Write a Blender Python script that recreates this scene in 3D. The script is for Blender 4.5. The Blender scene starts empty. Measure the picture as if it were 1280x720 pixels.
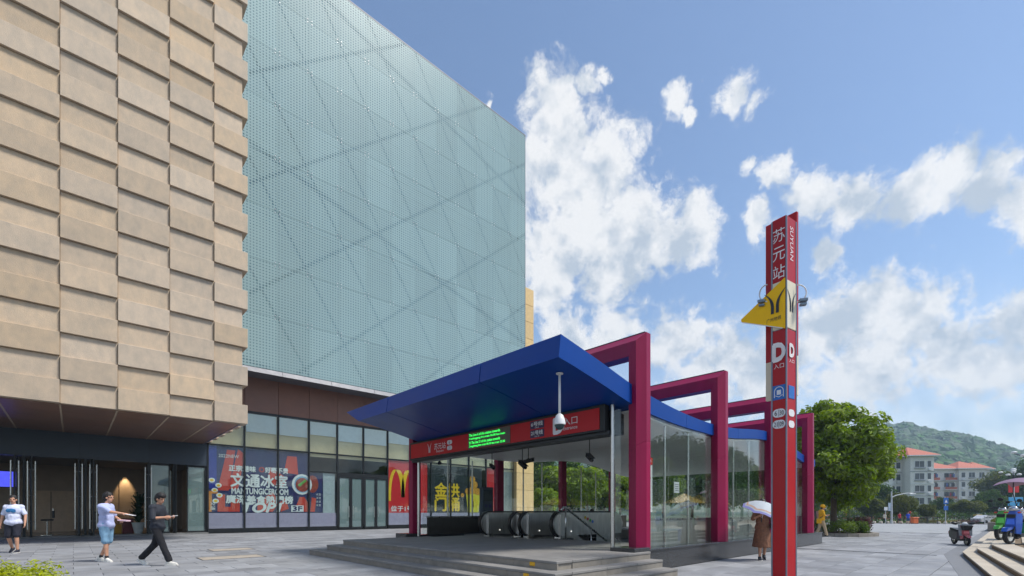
import bpy, bmesh, math, random
from mathutils import Vector, Matrix, noise
R = math.radians
SC = bpy.context.scene
COL = SC.collection
random.seed(7)
V = Vector
H = 1.28                                   # eye height

# ---------------------------------------------------------------- camera
cam = bpy.data.cameras.new('camera'); camo = bpy.data.objects.new('camera', cam); COL.objects.link(camo)
camo.location = (0, 0, H); camo.rotation_euler = (R(90), 0, R(-43))
cam.lens = 588 / 1280 * 36; cam.sensor_width = 36; cam.shift_y = 0.21875
cam.clip_start = 0.05; cam.clip_end = 6000
SC.camera = camo
CF = V((math.cos(R(47)), math.sin(R(47)), 0)); CR = V((math.sin(R(47)), -math.cos(R(47)), 0))

# ---------------------------------------------------------------- sky, clouds, sun, exposure
SUN_EL, SUN_X, SUN_Y = 57, 0.72, -1.0
world = bpy.data.worlds.new('World'); SC.world = world; world.use_nodes = True
wt = world.node_tree; wn = wt.nodes; wl = wt.links; wn.clear()
def wnode(t, **k):
    n = wn.new(t)
    for a, b in k.items(): setattr(n, a, b)
    return n
def wmath(op, a, b=None, c=None, clamp=False):
    n = wnode('ShaderNodeMath', operation=op); n.use_clamp = clamp
    for i, x in enumerate((a, b, c)):
        if x is None: continue
        if isinstance(x, (int, float)): n.inputs[i].default_value = x
        else: wl.new(x, n.inputs[i])
    return n.outputs[0]
sky = wnode('ShaderNodeTexSky', sky_type='NISHITA', sun_disc=False, sun_elevation=R(SUN_EL),
            sun_rotation=math.atan2(SUN_X, SUN_Y), air_density=1.0, dust_density=0.4, ozone_density=1.8, altitude=50)
bg_sky = wnode('ShaderNodeBackground'); bg_sky.inputs[1].default_value = 0.082; wl.new(sky.outputs[0], bg_sky.inputs[0])
tc = wnode('ShaderNodeTexCoord')
n1 = wnode('ShaderNodeTexNoise'); n1.inputs['Scale'].default_value = 7; n1.inputs['Detail'].default_value = 9; n1.inputs['Roughness'].default_value = 0.6
wl.new(tc.outputs['Generated'], n1.inputs['Vector'])
n2 = wnode('ShaderNodeTexNoise'); n2.inputs['Scale'].default_value = 13; n2.inputs['Detail'].default_value = 9; n2.inputs['Roughness'].default_value = 0.58
wl.new(tc.outputs['Generated'], n2.inputs['Vector'])
sub = wnode('ShaderNodeVectorMath', operation='SUBTRACT'); wl.new(n1.outputs['Color'], sub.inputs[0]); sub.inputs[1].default_value = (.5, .5, .5)
sca = wnode('ShaderNodeVectorMath', operation='SCALE'); wl.new(sub.outputs[0], sca.inputs[0]); sca.inputs['Scale'].default_value = 0.13
add = wnode('ShaderNodeVectorMath', operation='ADD'); wl.new(tc.outputs['Generated'], add.inputs[0]); wl.new(sca.outputs[0], add.inputs[1])
CLOUDS = [(685, 140, 46), (735, 105, 19), (752, 96, 11), (700, 210, 62), (748, 225, 62), (715, 290, 80), (800, 288, 66), (858, 300, 42),
          (690, 335, 62), (770, 330, 55), (848, 128, 26), (866, 150, 13), (898, 95, 14), (925, 108, 24), (946, 128, 17), (905, 343, 17),
          (950, 280, 22), (945, 205, 15), (975, 220, 24), (1015, 238, 32), (1062, 245, 44), (1120, 240, 50), (1180, 232, 52), (1240, 240, 50),
          (1268, 200, 22), (1300, 250, 55), (1022, 320, 26), (1040, 405, 48), (1095, 372, 42), (1130, 410, 66), (1190, 450, 74), (1250, 450, 56),
          (1275, 390, 46), (1080, 460, 62), (715, 415, 42), (775, 405, 32), (850, 435, 42), (920, 438, 44), (880, 475, 52), (600, 124, 11), (960, 465, 60)]
acc = None
for (px, py, r) in CLOUDS:
    u, v = (px - 640) / 588, (640 - py) / 588
    d = (CF + CR * u + V((0, 0, 1)) * v)
    rr = 1.18 * r / 588 / (1 + u * u + v * v) ** 0.75
    d.normalize()
    dn = wnode('ShaderNodeVectorMath', operation='DISTANCE'); wl.new(add.outputs[0], dn.inputs[0]); dn.inputs[1].default_value = d
    f = wmath('MULTIPLY_ADD', dn.outputs['Value'], -1 / rr, 1.0)
    acc = f if acc is None else wmath('MAXIMUM', acc, f)
# the rest of the sky carries the same kind of scattered cumulus
nb = wnode('ShaderNodeTexNoise'); nb.inputs['Scale'].default_value = 2.6; nb.inputs['Detail'].default_value = 3
wl.new(add.outputs[0], nb.inputs['Vector'])
vc = CF + V((0, 0, 1)) * 0.48; vc.normalize()
dc = wnode('ShaderNodeVectorMath', operation='DISTANCE'); wl.new(tc.outputs['Generated'], dc.inputs[0]); dc.inputs[1].default_value = vc
away = wmath('MULTIPLY_ADD', dc.outputs['Value'], 5.0, -4.6, clamp=True)
gen = wmath('MULTIPLY', wmath('MULTIPLY_ADD', nb.outputs['Fac'], 4.0, -2.05), 1.0)
gen = wmath('MULTIPLY_ADD', away, wmath('ADD', gen, 2.0), -2.0)
acc = wmath('MAXIMUM', acc, gen)
n4 = wnode('ShaderNodeTexNoise'); n4.inputs['Scale'].default_value = 42; n4.inputs['Detail'].default_value = 8; n4.inputs['Roughness'].default_value = 0.62
wl.new(add.outputs[0], n4.inputs['Vector'])
fld = wmath('ADD', wmath('MULTIPLY', acc, 1.15), wmath('ADD', wmath('MULTIPLY_ADD', n2.outputs['Fac'], 1.9, -0.95), wmath('MULTIPLY_ADD', n4.outputs['Fac'], 1.5, -0.70)))
up_ = wnode('ShaderNodeVectorMath', operation='ADD'); wl.new(tc.outputs['Generated'], up_.inputs[0]); up_.inputs[1].default_value = (.012, -.008, .022)
n2b = wnode('ShaderNodeTexNoise'); n2b.inputs['Scale'].default_value = 13; n2b.inputs['Detail'].default_value = 9; n2b.inputs['Roughness'].default_value = 0.58
wl.new(up_.outputs[0], n2b.inputs['Vector'])
relief = wmath('SUBTRACT', n2.outputs['Fac'], n2b.outputs['Fac'])
mask = wnode('ShaderNodeMapRange', interpolation_type='SMOOTHSTEP'); wl.new(fld, mask.inputs[0]); mask.inputs[1].default_value = -0.05; mask.inputs[2].default_value = 0.62
# soft veil low down
sx = wnode('ShaderNodeSeparateXYZ'); wl.new(tc.outputs['Generated'], sx.inputs[0])
veil = wnode('ShaderNodeMapRange', interpolation_type='SMOOTHSTEP'); wl.new(sx.outputs['Z'], veil.inputs[0])
veil.inputs[1].default_value = 0.0; veil.inputs[2].default_value = 0.40; veil.inputs[3].default_value = 0.6; veil.inputs[4].default_value = 0.0
mm = wmath('MAXIMUM', wmath('MULTIPLY', mask.outputs[0], 0.96), veil.outputs[0])
n3 = wnode('ShaderNodeTexNoise'); n3.inputs['Scale'].default_value = 9; n3.inputs['Detail'].default_value = 5
wl.new(add.outputs[0], n3.inputs['Vector'])
up3 = wnode('ShaderNodeVectorMath', operation='ADD'); wl.new(add.outputs[0], up3.inputs[0]); up3.inputs[1].default_value = (.02, -.012, .05)
n3b = wnode('ShaderNodeTexNoise'); n3b.inputs['Scale'].default_value = 9; n3b.inputs['Detail'].default_value = 5; wl.new(up3.outputs[0], n3b.inputs['Vector'])
rel3 = wmath('SUBTRACT', n3.outputs['Fac'], n3b.outputs['Fac'])
thick = wmath('MULTIPLY_ADD', relief, 4.0, wmath('MULTIPLY_ADD', rel3, 3.2, 0.70), clamp=True)
ramp = wnode('ShaderNodeMix', data_type='RGBA'); wl.new(thick, ramp.inputs[0])
ramp.inputs[6].default_value = (0.50, 0.57, 0.66, 1); ramp.inputs[7].default_value = (0.90, 0.90, 0.90, 1)
bg_c = wnode('ShaderNodeBackground'); bg_c.inputs[1].default_value = 0.50; wl.new(ramp.outputs[2], bg_c.inputs[0])
mx = wnode('ShaderNodeMixShader'); wl.new(mm, mx.inputs[0]); wl.new(bg_sky.outputs[0], mx.inputs[1]); wl.new(bg_c.outputs[0], mx.inputs[2])
wo = wnode('ShaderNodeOutputWorld'); wl.new(mx.outputs[0], wo.inputs[0])

sun = bpy.data.lights.new('sun', 'SUN'); sun.energy = 2.2; sun.angle = R(13); sun.color = (1, .95, .87)
suno = bpy.data.objects.new('sun', sun); COL.objects.link(suno)
hs = math.cos(R(SUN_EL)); hd = V((SUN_X, SUN_Y)).normalized()
suno.rotation_euler = (-V((hd.x * hs, hd.y * hs, math.sin(R(SUN_EL))))).to_track_quat('-Z', 'Y').to_euler()
suno.location = (0, 0, 60)
vs = SC.view_settings; vs.view_transform = 'Standard'; vs.look = 'None'; vs.exposure = 1.12; vs.gamma = 1; vs.use_curve_mapping = False
SC.cycles.max_bounces = 8; SC.cycles.transparent_max_bounces = 24; SC.cycles.glossy_bounces = 4; SC.cycles.diffuse_bounces = 3
SC.cycles.sample_clamp_indirect = 6; SC.cycles.caustics_reflective = False; SC.cycles.caustics_refractive = False
SC.cycles.use_denoising = True

# ---------------------------------------------------------------- materials
MATS = {}
def srgb(r, g, b):
    f = lambda c: (c / 255 / 12.92) if c <= 10 else ((c / 255 + .055) / 1.055) ** 2.4
    return (f(r), f(g), f(b))
def mat(name, col, rough=.6, metal=0, var=.12, scale=4, rnd=0, bump=0, bscale=60, col2=None, streak=None, spec=.5, coat=0, emit=0, island=False, transl=0, detail=5):
    """principled surface: colour broken up by noise, optional per-object / per-island variation and fine relief"""
    if name in MATS: return MATS[name]
    m = bpy.data.materials.new(name); m.use_nodes = True; t = m.node_tree; n = t.nodes; l = t.links
    p = n['Principled BSDF']; MATS[name] = m
    p.inputs['Roughness'].default_value = rough; p.inputs['Metallic'].default_value = metal
    p.inputs['Specular IOR Level'].default_value = spec; p.inputs['Coat Weight'].default_value = coat; p.inputs['Coat Roughness'].default_value = .12
    co = n.new('ShaderNodeTexCoord'); vec = co.outputs['Object']
    oi = n.new('ShaderNodeObjectInfo')
    off = n.new('ShaderNodeVectorMath'); off.operation = 'MULTIPLY_ADD'
    l.new(oi.outputs['Random'], off.inputs[0]); off.inputs[1].default_value = (37, 53, 71); l.new(vec, off.inputs[2]); vec = off.outputs[0]
    if streak:
        mp = n.new('ShaderNodeMapping'); mp.inputs['Scale'].default_value = streak; l.new(vec, mp.inputs[0]); vec2 = mp.outputs[0]
    else: vec2 = vec
    nz = n.new('ShaderNodeTexNoise'); nz.inputs['Scale'].default_value = scale; nz.inputs['Detail'].default_value = detail; nz.inputs['Roughness'].default_value = .6
    l.new(vec2, nz.inputs['Vector'])
    mr = n.new('ShaderNodeMapRange'); mr.inputs[1].default_value = .3; mr.inputs[2].default_value = .7; l.new(nz.outputs['Fac'], mr.inputs[0])
    mixn = n.new('ShaderNodeMix'); mixn.data_type = 'RGBA'; l.new(mr.outputs[0], mixn.inputs[0])
    c2 = col2 or tuple(min(1, c * (1 + var)) for c in col)
    c1 = col if col2 else tuple(c * (1 - var) for c in col)
    mixn.inputs[6].default_value = (*c1, 1); mixn.inputs[7].default_value = (*c2, 1)
    out = mixn.outputs[2]
    if rnd:
        hv = n.new('ShaderNodeHueSaturation'); l.new(out, hv.inputs['Color'])
        if island:
            g = n.new('ShaderNodeNewGeometry'); a = n.new('ShaderNodeMath'); a.operation = 'ADD'; l.new(g.outputs['Random Per Island'], a.inputs[0]); l.new(oi.outputs['Random'], a.inputs[1])
            fr = n.new('ShaderNodeMath'); fr.operation = 'FRACT'; l.new(a.outputs[0], fr.inputs[0]); src = fr.outputs[0]
        else: src = oi.outputs['Random']
        r1 = n.new('ShaderNodeMapRange'); r1.inputs[3].default_value = 1 - rnd; r1.inputs[4].default_value = 1 + rnd; l.new(src, r1.inputs[0]); l.new(r1.outputs[0], hv.inputs['Value'])
        m7 = n.new('ShaderNodeMath'); m7.operation = 'MULTIPLY'; l.new(src, m7.inputs[0]); m7.inputs[1].default_value = 7.3
        f7 = n.new('ShaderNodeMath'); f7.operation = 'FRACT'; l.new(m7.outputs[0], f7.inputs[0])
        r2 = n.new('ShaderNodeMapRange'); r2.inputs[3].default_value = 1 - rnd * 1.2; r2.inputs[4].default_value = 1 + rnd * 1.2; l.new(f7.outputs[0], r2.inputs[0]); l.new(r2.outputs[0], hv.inputs['Saturation'])
        out = hv.outputs[0]
    l.new(out, p.inputs['Base Color'])
    rr = n.new('ShaderNodeMapRange'); rr.inputs[3].default_value = max(0, rough * .8); rr.inputs[4].default_value = min(1, rough * 1.2); l.new(nz.outputs['Fac'], rr.inputs[0]); l.new(rr.outputs[0], p.inputs['Roughness'])
    if bump:
        b = n.new('ShaderNodeBump'); b.inputs['Strength'].default_value = bump; b.inputs['Distance'].default_value = .02
        nb = n.new('ShaderNodeTexNoise'); nb.inputs['Scale'].default_value = bscale; nb.inputs['Detail'].default_value = 4; l.new(vec, nb.inputs['Vector'])
        l.new(nb.outputs['Fac'], b.inputs['Height']); l.new(b.outputs[0], p.inputs['Normal'])
    if emit:
        l.new(out, p.inputs['Emission Color']); p.inputs['Emission Strength'].default_value = emit
    if transl:
        tr = n.new('ShaderNodeBsdfTranslucent'); l.new(out, tr.inputs[0]); ms = n.new('ShaderNodeMixShader'); ms.inputs[0].default_value = transl
        l.new(p.outputs[0], ms.inputs[1]); l.new(tr.outputs[0], ms.inputs[2]); l.new(ms.outputs[0], n['Material Output'].inputs[0])
    return m
def glass(name, tint=(.85, .92, .9), base=.05, rough=0.0, haze=0, hazecol=(.6, .7, .7), wob=.0):
    """thin pane: sees through, mirrors more at a glancing angle, optional frosting"""
    m = bpy.data.materials.new(name); m.use_nodes = True; t = m.node_tree; n = t.nodes; l = t.links; n.remove(n['Principled BSDF']); MATS[name] = m
    tr = n.new('ShaderNodeBsdfTransparent'); tr.inputs[0].default_value = (*tint, 1)
    gl = n.new('ShaderNodeBsdfGlossy'); gl.inputs['Roughness'].default_value = rough
    lw = n.new('ShaderNodeLayerWeight'); lw.inputs[0].default_value = .5
    po = n.new('ShaderNodeMath'); po.operation = 'POWER'; l.new(lw.outputs['Facing'], po.inputs[0]); po.inputs[1].default_value = 4
    ma = n.new('ShaderNodeMath'); ma.operation = 'MULTIPLY_ADD'; l.new(po.outputs[0], ma.inputs[0]); ma.inputs[1].default_value = 1 - base; ma.inputs[2].default_value = base
    src = tr.outputs[0]
    if haze:
        df = n.new('ShaderNodeBsdfDiffuse'); df.inputs[0].default_value = (*hazecol, 1); mh = n.new('ShaderNodeMixShader'); mh.inputs[0].default_value = haze
        l.new(src, mh.inputs[1]); l.new(df.outputs[0], mh.inputs[2]); src = mh.outputs[0]
    if wob:
        co = n.new('ShaderNodeTexCoord'); nz = n.new('ShaderNodeTexNoise'); nz.inputs['Scale'].default_value = 1.2; l.new(co.outputs['Object'], nz.inputs['Vector'])
        b = n.new('ShaderNodeBump'); b.inputs['Strength'].default_value = wob; b.inputs['Distance'].default_value = .05; l.new(nz.outputs['Fac'], b.inputs['Height']); l.new(b.outputs[0], gl.inputs['Normal'])
    mx = n.new('ShaderNodeMixShader'); l.new(ma.outputs[0], mx.inputs[0]); l.new(src, mx.inputs[1]); l.new(gl.outputs[0], mx.inputs[2]); l.new(mx.outputs[0], n['Material Output'].inputs[0])
    return m

# ---------------------------------------------------------------- mesh helpers
class MB:
    def __init__(s): s.v = []; s.f = []; s.mi = []; s.cur = 0
    def add(s, vs, fs):
        o = len(s.v); s.v += [V(a) for a in vs]; s.f += [tuple(i + o for i in f) for f in fs]; s.mi += [s.cur] * len(fs); return s
    def box(s, x0, x1, y0, y1, z0, z1, bev=0):
        return s.obox(V(((x0 + x1) / 2, (y0 + y1) / 2, (z0 + z1) / 2)), V(((x1 - x0) / 2, 0, 0)), V((0, (y1 - y0) / 2, 0)), V((0, 0, (z1 - z0) / 2)), bev)
    def obox(s, c, a, b, d, bev=0):
        c = V(c); a = V(a); b = V(b); d = V(d)
        if not bev:
            vs = [c + a * i + b * j + d * k for i in (-1, 1) for j in (-1, 1) for k in (-1, 1)]
            return s.add(vs, [(0, 1, 3, 2), (4, 6, 7, 5), (0, 4, 5, 1), (2, 3, 7, 6), (0, 2, 6, 4), (1, 5, 7, 3)])
        e = [max(0, 1 - bev / max(x.length, 1e-6)) for x in (a, b, d)]
        vs = []; idx = {}
        for i in (-1, 1):
            for j in (-1, 1):
                for k in (-1, 1):
                    for ax in range(3):
                        q = [i * (1 if ax == 0 else e[0]), j * (1 if ax == 1 else e[1]), k * (1 if ax == 2 else e[2])]
                        idx[(i, j, k, ax)] = len(vs); vs.append(c + a * q[0] + b * q[1] + d * q[2])
        I = lambda i, j, k, ax: idx[(i, j, k, ax)]
        fs = []
        for g in (-1, 1):
            fs.append([I(g, -1, -1, 0), I(g, 1, -1, 0), I(g, 1, 1, 0), I(g, -1, 1, 0)][::g])
            fs.append([I(-1, g, -1, 1), I(-1, g, 1, 1), I(1, g, 1, 1), I(1, g, -1, 1)][::g])
            fs.append([I(-1, -1, g, 2), I(1, -1, g, 2), I(1, 1, g, 2), I(-1, 1, g, 2)][::g])
        for i in (-1, 1):
            for j in (-1, 1):
                fs.append([I(i, j, -1, 0), I(i, j, -1, 1), I(i, j, 1, 1), I(i, j, 1, 0)][::i * j])
                fs.append([I(i, -1, j, 2), I(i, -1, j, 0), I(i, 1, j, 0), I(i, 1, j, 2)][::i * j])
                fs.append([I(-1, i, j, 1), I(-1, i, j, 2), I(1, i, j, 2), I(1, i, j, 1)][::i * j])
                for k in (-1, 1):
                    fs.append([I(i, j, k, 0), I(i, j, k, 1), I(i, j, k, 2)][::i * j * k])
        return s.add(vs, [tuple(f) for f in fs])
    def tube(s, pts, r, n=8, cap=True):
        pts = [V(p) for p in pts]; rs = r if isinstance(r, (list, tuple)) else [r] * len(pts)
        vs = []; up = None
        for i, p in enumerate(pts):
            t = (pts[min(i + 1, len(pts) - 1)] - pts[max(i - 1, 0)]).normalized()
            if up is None: up = t.orthogonal().normalized()
            up = (up - t * up.dot(t)).normalized(); w = t.cross(up)
            for k in range(n):
                a = 2 * math.pi * k / n; vs.append(p + (up * math.cos(a) + w * math.sin(a)) * rs[i])
        fs = [(i * n + k, i * n + (k + 1) % n, (i + 1) * n + (k + 1) % n, (i + 1) * n + k) for i in range(len(pts) - 1) for k in range(n)]
        if cap: fs += [tuple(range(n))[::-1], tuple((len(pts) - 1) * n + k for k in range(n))]
        return s.add(vs, fs)
    def lathe(s, prof, c=(0, 0, 0), n=16, axis='z', close=False):
        c = V(c); vs = []
        for (r, z) in prof:
            for k in range(n):
                a = 2 * math.pi * k / n; x, y = r * math.cos(a), r * math.sin(a)
                vs.append(c + V({'z': (x, y, z), 'x': (z, x, y), 'y': (y, z, x)}[axis]))
        m = len(prof); fs = []
        for i in range(m - (0 if close else 1)):
            j = (i + 1) % m
            for k in range(n): fs.append((i * n + k, i * n + (k + 1) % n, j * n + (k + 1) % n, j * n + k))
        if not close: fs += [tuple(range(n))[::-1], tuple((m - 1) * n + k for k in range(n))]
        return s.add(vs, fs)
    def prism(s, poly, fn, a0, a1):
        """poly: 2-D outline; fn(p, q, a) -> 3-D; extruded from a0 to a1"""
        n = len(poly); vs = [V(fn(p, q, a0)) for p, q in poly] + [V(fn(p, q, a1)) for p, q in poly]
        return s.add(vs, [tuple(range(n))[::-1], tuple(range(n, 2 * n))] + [(i, (i + 1) % n, n + (i + 1) % n, n + i) for i in range(n)])
    def loft(s, secs, cap=True):
        n = len(secs[0]); vs = [p for q in secs for p in q]
        fs = [(i * n + k, i * n + (k + 1) % n, (i + 1) * n + (k + 1) % n, (i + 1) * n + k) for i in range(len(secs) - 1) for k in range(n)]
        if cap: fs += [tuple(range(n))[::-1], tuple((len(secs) - 1) * n + k for k in range(n))]
        return s.add(vs, fs)
    def ell(s, c, r, nu=12, nv=8, rot=None):
        c = V(c); vs = []; M3 = rot or Matrix.Identity(3)
        for i in range(nv + 1):
            th = math.pi * i / nv
            for k in range(nu):
                a = 2 * math.pi * k / nu
                vs.append(c + M3 @ V((r[0] * math.sin(th) * math.cos(a), r[1] * math.sin(th) * math.sin(a), r[2] * math.cos(th))))
        return s.add(vs, [(i * nu + k, (i + 1) * nu + k, (i + 1) * nu + (k + 1) % nu, i * nu + (k + 1) % nu) for i in range(nv) for k in range(nu)])
    def cap(s, p0, r0, p1, r1, n=10):
        p0 = V(p0); p1 = V(p1); t = (p1 - p0); L = t.length; t = t / L if L else V((0, 0, 1)); pts = []; rs = []
        for a in (80, 50, 20): pts.append(p0 - t * r0 * math.sin(R(a))); rs.append(r0 * math.cos(R(a)))
        for a in (20, 50, 80): pts.append(p1 + t * r1 * math.sin(R(a))); rs.append(r1 * math.cos(R(a)))
        return s.tube(pts, rs, n)
    def quad(s, a, b, c, d): return s.add([a, b, c, d], [(0, 1, 2, 3)])
    def mesh(s, name, mats, smooth=False, fix=True):
        me = bpy.data.meshes.new(name); me.from_pydata([tuple(v) for v in s.v], [], s.f)
        for m in (mats if isinstance(mats, (list, tuple)) else [mats]): me.materials.append(m)
        if isinstance(mats, (list, tuple)): me.polygons.foreach_set('material_index', s.mi)
        if fix:
            b = bmesh.new(); b.from_mesh(me); bmesh.ops.recalc_face_normals(b, faces=b.faces); b.to_mesh(me); b.free()
        if smooth:
            me.polygons.foreach_set('use_smooth', [True] * len(me.polygons))
            if smooth == 'auto':
                try: me.set_sharp_from_angle(angle=R(38))
                except Exception: pass
        me.update(); return me
    def build(s, name, mats, parent=None, smooth=False, local=False, fix=True):
        """link as ONE mesh object; world-space shapes are moved into the parent's frame"""
        if parent is not None:
            o = V((0, 0, 0)) if local else WL[parent.name]
            for v in s.v: v -= o
            ob = bpy.data.objects.new(name, s.mesh(name, mats, smooth, fix)); COL.objects.link(ob); ob.parent = parent; WL[ob.name] = V(o); return ob
        lo = [min(v[i] for v in s.v) for i in range(3)]; hi = [max(v[i] for v in s.v) for i in range(3)]
        o = V((0, 0, 0)) if local else V(((lo[0] + hi[0]) / 2, (lo[1] + hi[1]) / 2, lo[2]))
        for v in s.v: v -= o
        ob = bpy.data.objects.new(name, s.mesh(name, mats, smooth, fix)); COL.objects.link(ob); ob.location = o; WL[ob.name] = V(o); return ob
WL = {}
def tag(o, label, cat=None, group=None, kind=None):
    if label: o['label'] = label
    if cat: o['category'] = cat
    if group: o['group'] = group
    if kind: o['kind'] = kind
    return o
def thing(name, label, cat, loc=(0, 0, 0), rz=0, group=None):
    o = bpy.data.objects.new(name, None); COL.objects.link(o); o.location = loc; o.rotation_euler = (0, 0, rz); o.empty_display_size = .3
    WL[o.name] = V(loc); return tag(o, label, cat, group)
def copy_tree(o, parent=None):
    c = o.copy(); COL.objects.link(c); c.parent = parent; WL[c.name] = WL.get(o.name, V((0, 0, 0)))
    for ch in list(o.children): copy_tree(ch, c)
    return c
def piece(name, me, parent, loc):
    """a repeated piece that shares its mesh; loc in world space"""
    o = bpy.data.objects.new(name, me); COL.objects.link(o); o.parent = parent
    o.location = V(loc) - (WL[parent.name] if parent is not None else V((0, 0, 0))); return o
def text(body, m, parent, org, right, up, w=None, h=None, depth=.006, bold=0, name='lettering', align='c', local=False, shear=0):
    """flat lettering fitted into w x h around org; right / up give its plane"""
    cu = bpy.data.curves.new('t', 'FONT'); cu.body = body; cu.size = 1; cu.extrude = 0; cu.resolution_u = 3; cu.shear = shear; cu.space_line = .95
    to = bpy.data.objects.new('t', cu); COL.objects.link(to)
    dg = bpy.context.evaluated_depsgraph_get(); me = bpy.data.meshes.new_from_object(to.evaluated_get(dg)); bpy.data.objects.remove(to); bpy.data.curves.remove(cu)
    me.name = name
    xs = [v.co.x for v in me.vertices]; ys = [v.co.y for v in me.vertices]
    x0, x1, y0, y1 = min(xs), max(xs), min(ys), max(ys)
    sx = w / (x1 - x0) if w else None; sy = h / (y1 - y0) if h else None
    sx = sx or sy; sy = sy or sx
    right = V(right).normalized(); up = V(up).normalized(); nrm = right.cross(up); org = V(org) + nrm * depth
    base = V((0, 0, 0)) if (local or parent is None) else WL[parent.name]
    ax = {'c': (x0 + x1) / 2, 'l': x0, 'r': x1}[align]
    for v in me.vertices:
        v.co = org + right * ((v.co.x - ax) * sx) + up * ((v.co.y - (y0 + y1) / 2) * sy) - base
    if bold:                                  # heavier strokes: the outline laid down again a hair to each side
        vv = [v.co.copy() for v in me.vertices]; ff = [tuple(p.vertices) for p in me.polygons]; k = len(vv); bx = bold * sx * 1.1; bz = bold * sy * 1.1
        allv = list(vv); allf = list(ff)
        for q, (dx, dz) in enumerate(((bx, 0), (-bx, 0), (0, bz), (0, -bz))):
            allv += [c + right * dx + up * dz + nrm * (.0012 * (q + 1)) for c in vv]; allf += [tuple(i + k * (q + 1) for i in f) for f in ff]
        me = bpy.data.meshes.new(name); me.from_pydata([tuple(c) for c in allv], [], allf)
    me.materials.clear(); me.materials.append(m); me.update()
    o = bpy.data.objects.new(name, me); COL.objects.link(o); o.parent = parent; WL[o.name] = V(base); return o
def px2w(px, py, X=None, Y=None, Z=None):
    u, v = (px - 640) / 588, (640 - py) / 588
    d = CF + CR * u + V((0, 0, 1)) * v
    t = X / d.x if X is not None else Y / d.y if Y is not None else (Z - H) / d.z
    return V((0, 0, H)) + d * t
def smoothstep(a, b, x):
    t = max(0, min(1, (x - a) / (b - a))); return t * t * (3 - 2 * t)
def interp(tab, x):
    if x <= tab[0][0]: return tab[0][1]
    for (a, p), (b, q) in zip(tab, tab[1:]):
        if x <= b:
            t = (x - a) / (b - a); t = t * t * (3 - 2 * t) if False else t
            return p + (q - p) * t
    return tab[-1][1]
def catmull(tab, x):
    if x <= tab[0][0]: return tab[0][1]
    if x >= tab[-1][0]: return tab[-1][1]
    for i in range(len(tab) - 1):
        if tab[i][0] <= x <= tab[i + 1][0]:
            (x1, y1), (x2, y2) = tab[i], tab[i + 1]
            y0 = tab[max(i - 1, 0)]; y3 = tab[min(i + 2, len(tab) - 1)]
            m1 = (y2 - y0[1]) / max(x2 - y0[0], 1e-6) * (x2 - x1); m2 = (y3[1] - y1) / max(y3[0] - x1, 1e-6) * (x2 - x1)
            t = (x - x1) / (x2 - x1); t2 = t * t; t3 = t2 * t
            return (2 * t3 - 3 * t2 + 1) * y1 + (t3 - 2 * t2 + t) * m1 + (-2 * t3 + 3 * t2) * y2 + (t3 - t2) * m2
# ================================================================ SETTING: ground, plaza, paving
def zg(x, y=0): return -min(max(x - 40, 0) * 0.0094, 0.65)
m_earth = mat('earth', (.10, .115, .07), .95, var=.3, scale=.2)
m_joint = mat('paving_joint', (.085, .088, .09), .95, var=.2, scale=8)
m_pave = mat('grey_granite', srgb(136, 138, 142), .62, var=.24, scale=1.4, rnd=.17, island=True, bump=.10, bscale=140, spec=.4)
gx = [-3000, -600, -100, -30, 0, 20, 40] + [45 + 5 * i for i in range(16)] + [150, 250, 500, 1200, 3500]
gy = [-3500, -900, -200, -60, -20, 0, 20, 40, 80, 200, 600, 1500, 3500]
b = MB()
b.add([(x, y, zg(x) - .04) for x in gx for y in gy], [(i * len(gy) + j, (i + 1) * len(gy) + j, (i + 1) * len(gy) + j + 1, i * len(gy) + j + 1) for i in range(len(gx) - 1) for j in range(len(gy) - 1)])
ground = tag(b.build('ground', m_earth, local=True), None, kind='structure')
def sheet(name, x0, x1, y0, y1, dz, m, nx=1):
    b = MB(); xs = [x0 + (x1 - x0) * i / nx for i in range(nx + 1)]
    for a, c in zip(xs, xs[1:]): b.quad((a, y0, zg(a) + dz), (c, y0, zg(c) + dz), (c, y1, zg(c) + dz), (a, y1, zg(a) + dz))
    return tag(b.build(name, m, local=True), None, kind='structure')
plaza = sheet('plaza', -30, 38, -40, 44, -.012, m_joint)
# far paving: joints too fine to pick apart, drawn by the material
def brickmat(name, c1, c2, mort, bw, rh, ms, rough=.7, offset=.5):
    m = mat(name, c1, rough); t = m.node_tree; n = t.nodes; l = t.links; p = n['Principled BSDF']
    br = n.new('ShaderNodeTexBrick'); br.offset = offset; br.inputs['Scale'].default_value = 1; br.inputs['Brick Width'].default_value = bw; br.inputs['Row Height'].default_value = rh; br.inputs['Mortar Size'].default_value = ms
    br.inputs['Color1'].default_value = (*c1, 1); br.inputs['Color2'].default_value = (*c2, 1); br.inputs['Mortar'].default_value = (*mort, 1)
    co = n.new('ShaderNodeTexCoord'); l.new(co.outputs['Object'], br.inputs['Vector'])
    old = p.inputs['Base Color'].links[0].from_socket; mx = n.new('ShaderNodeMix'); mx.data_type = 'RGBA'; mx.blend_type = 'MULTIPLY'; mx.inputs[0].default_value = 1
    l.new(br.outputs[0], mx.inputs[6]); nz = n.new('ShaderNodeTexNoise'); nz.inputs['Scale'].default_value = .6; nz.inputs['Detail'].default_value = 8
    mr = n.new('ShaderNodeMapRange'); mr.inputs[3].default_value = .7; mr.inputs[4].default_value = 1.25; l.new(co.outputs['Object'], nz.inputs['Vector']); l.new(nz.outputs['Fac'], mr.inputs[0]); l.new(mr.outputs[0], mx.inputs[7])
    l.new(mx.outputs[2], p.inputs['Base Color']); return m
m_pavefar = brickmat('far_granite', srgb(152, 154, 156), srgb(142, 145, 147), srgb(112, 114, 116), .9, .6, .008)
far_plaza = sheet('far_plaza', 38, 98, -40, 60, 0, m_pavefar, 12)
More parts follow.
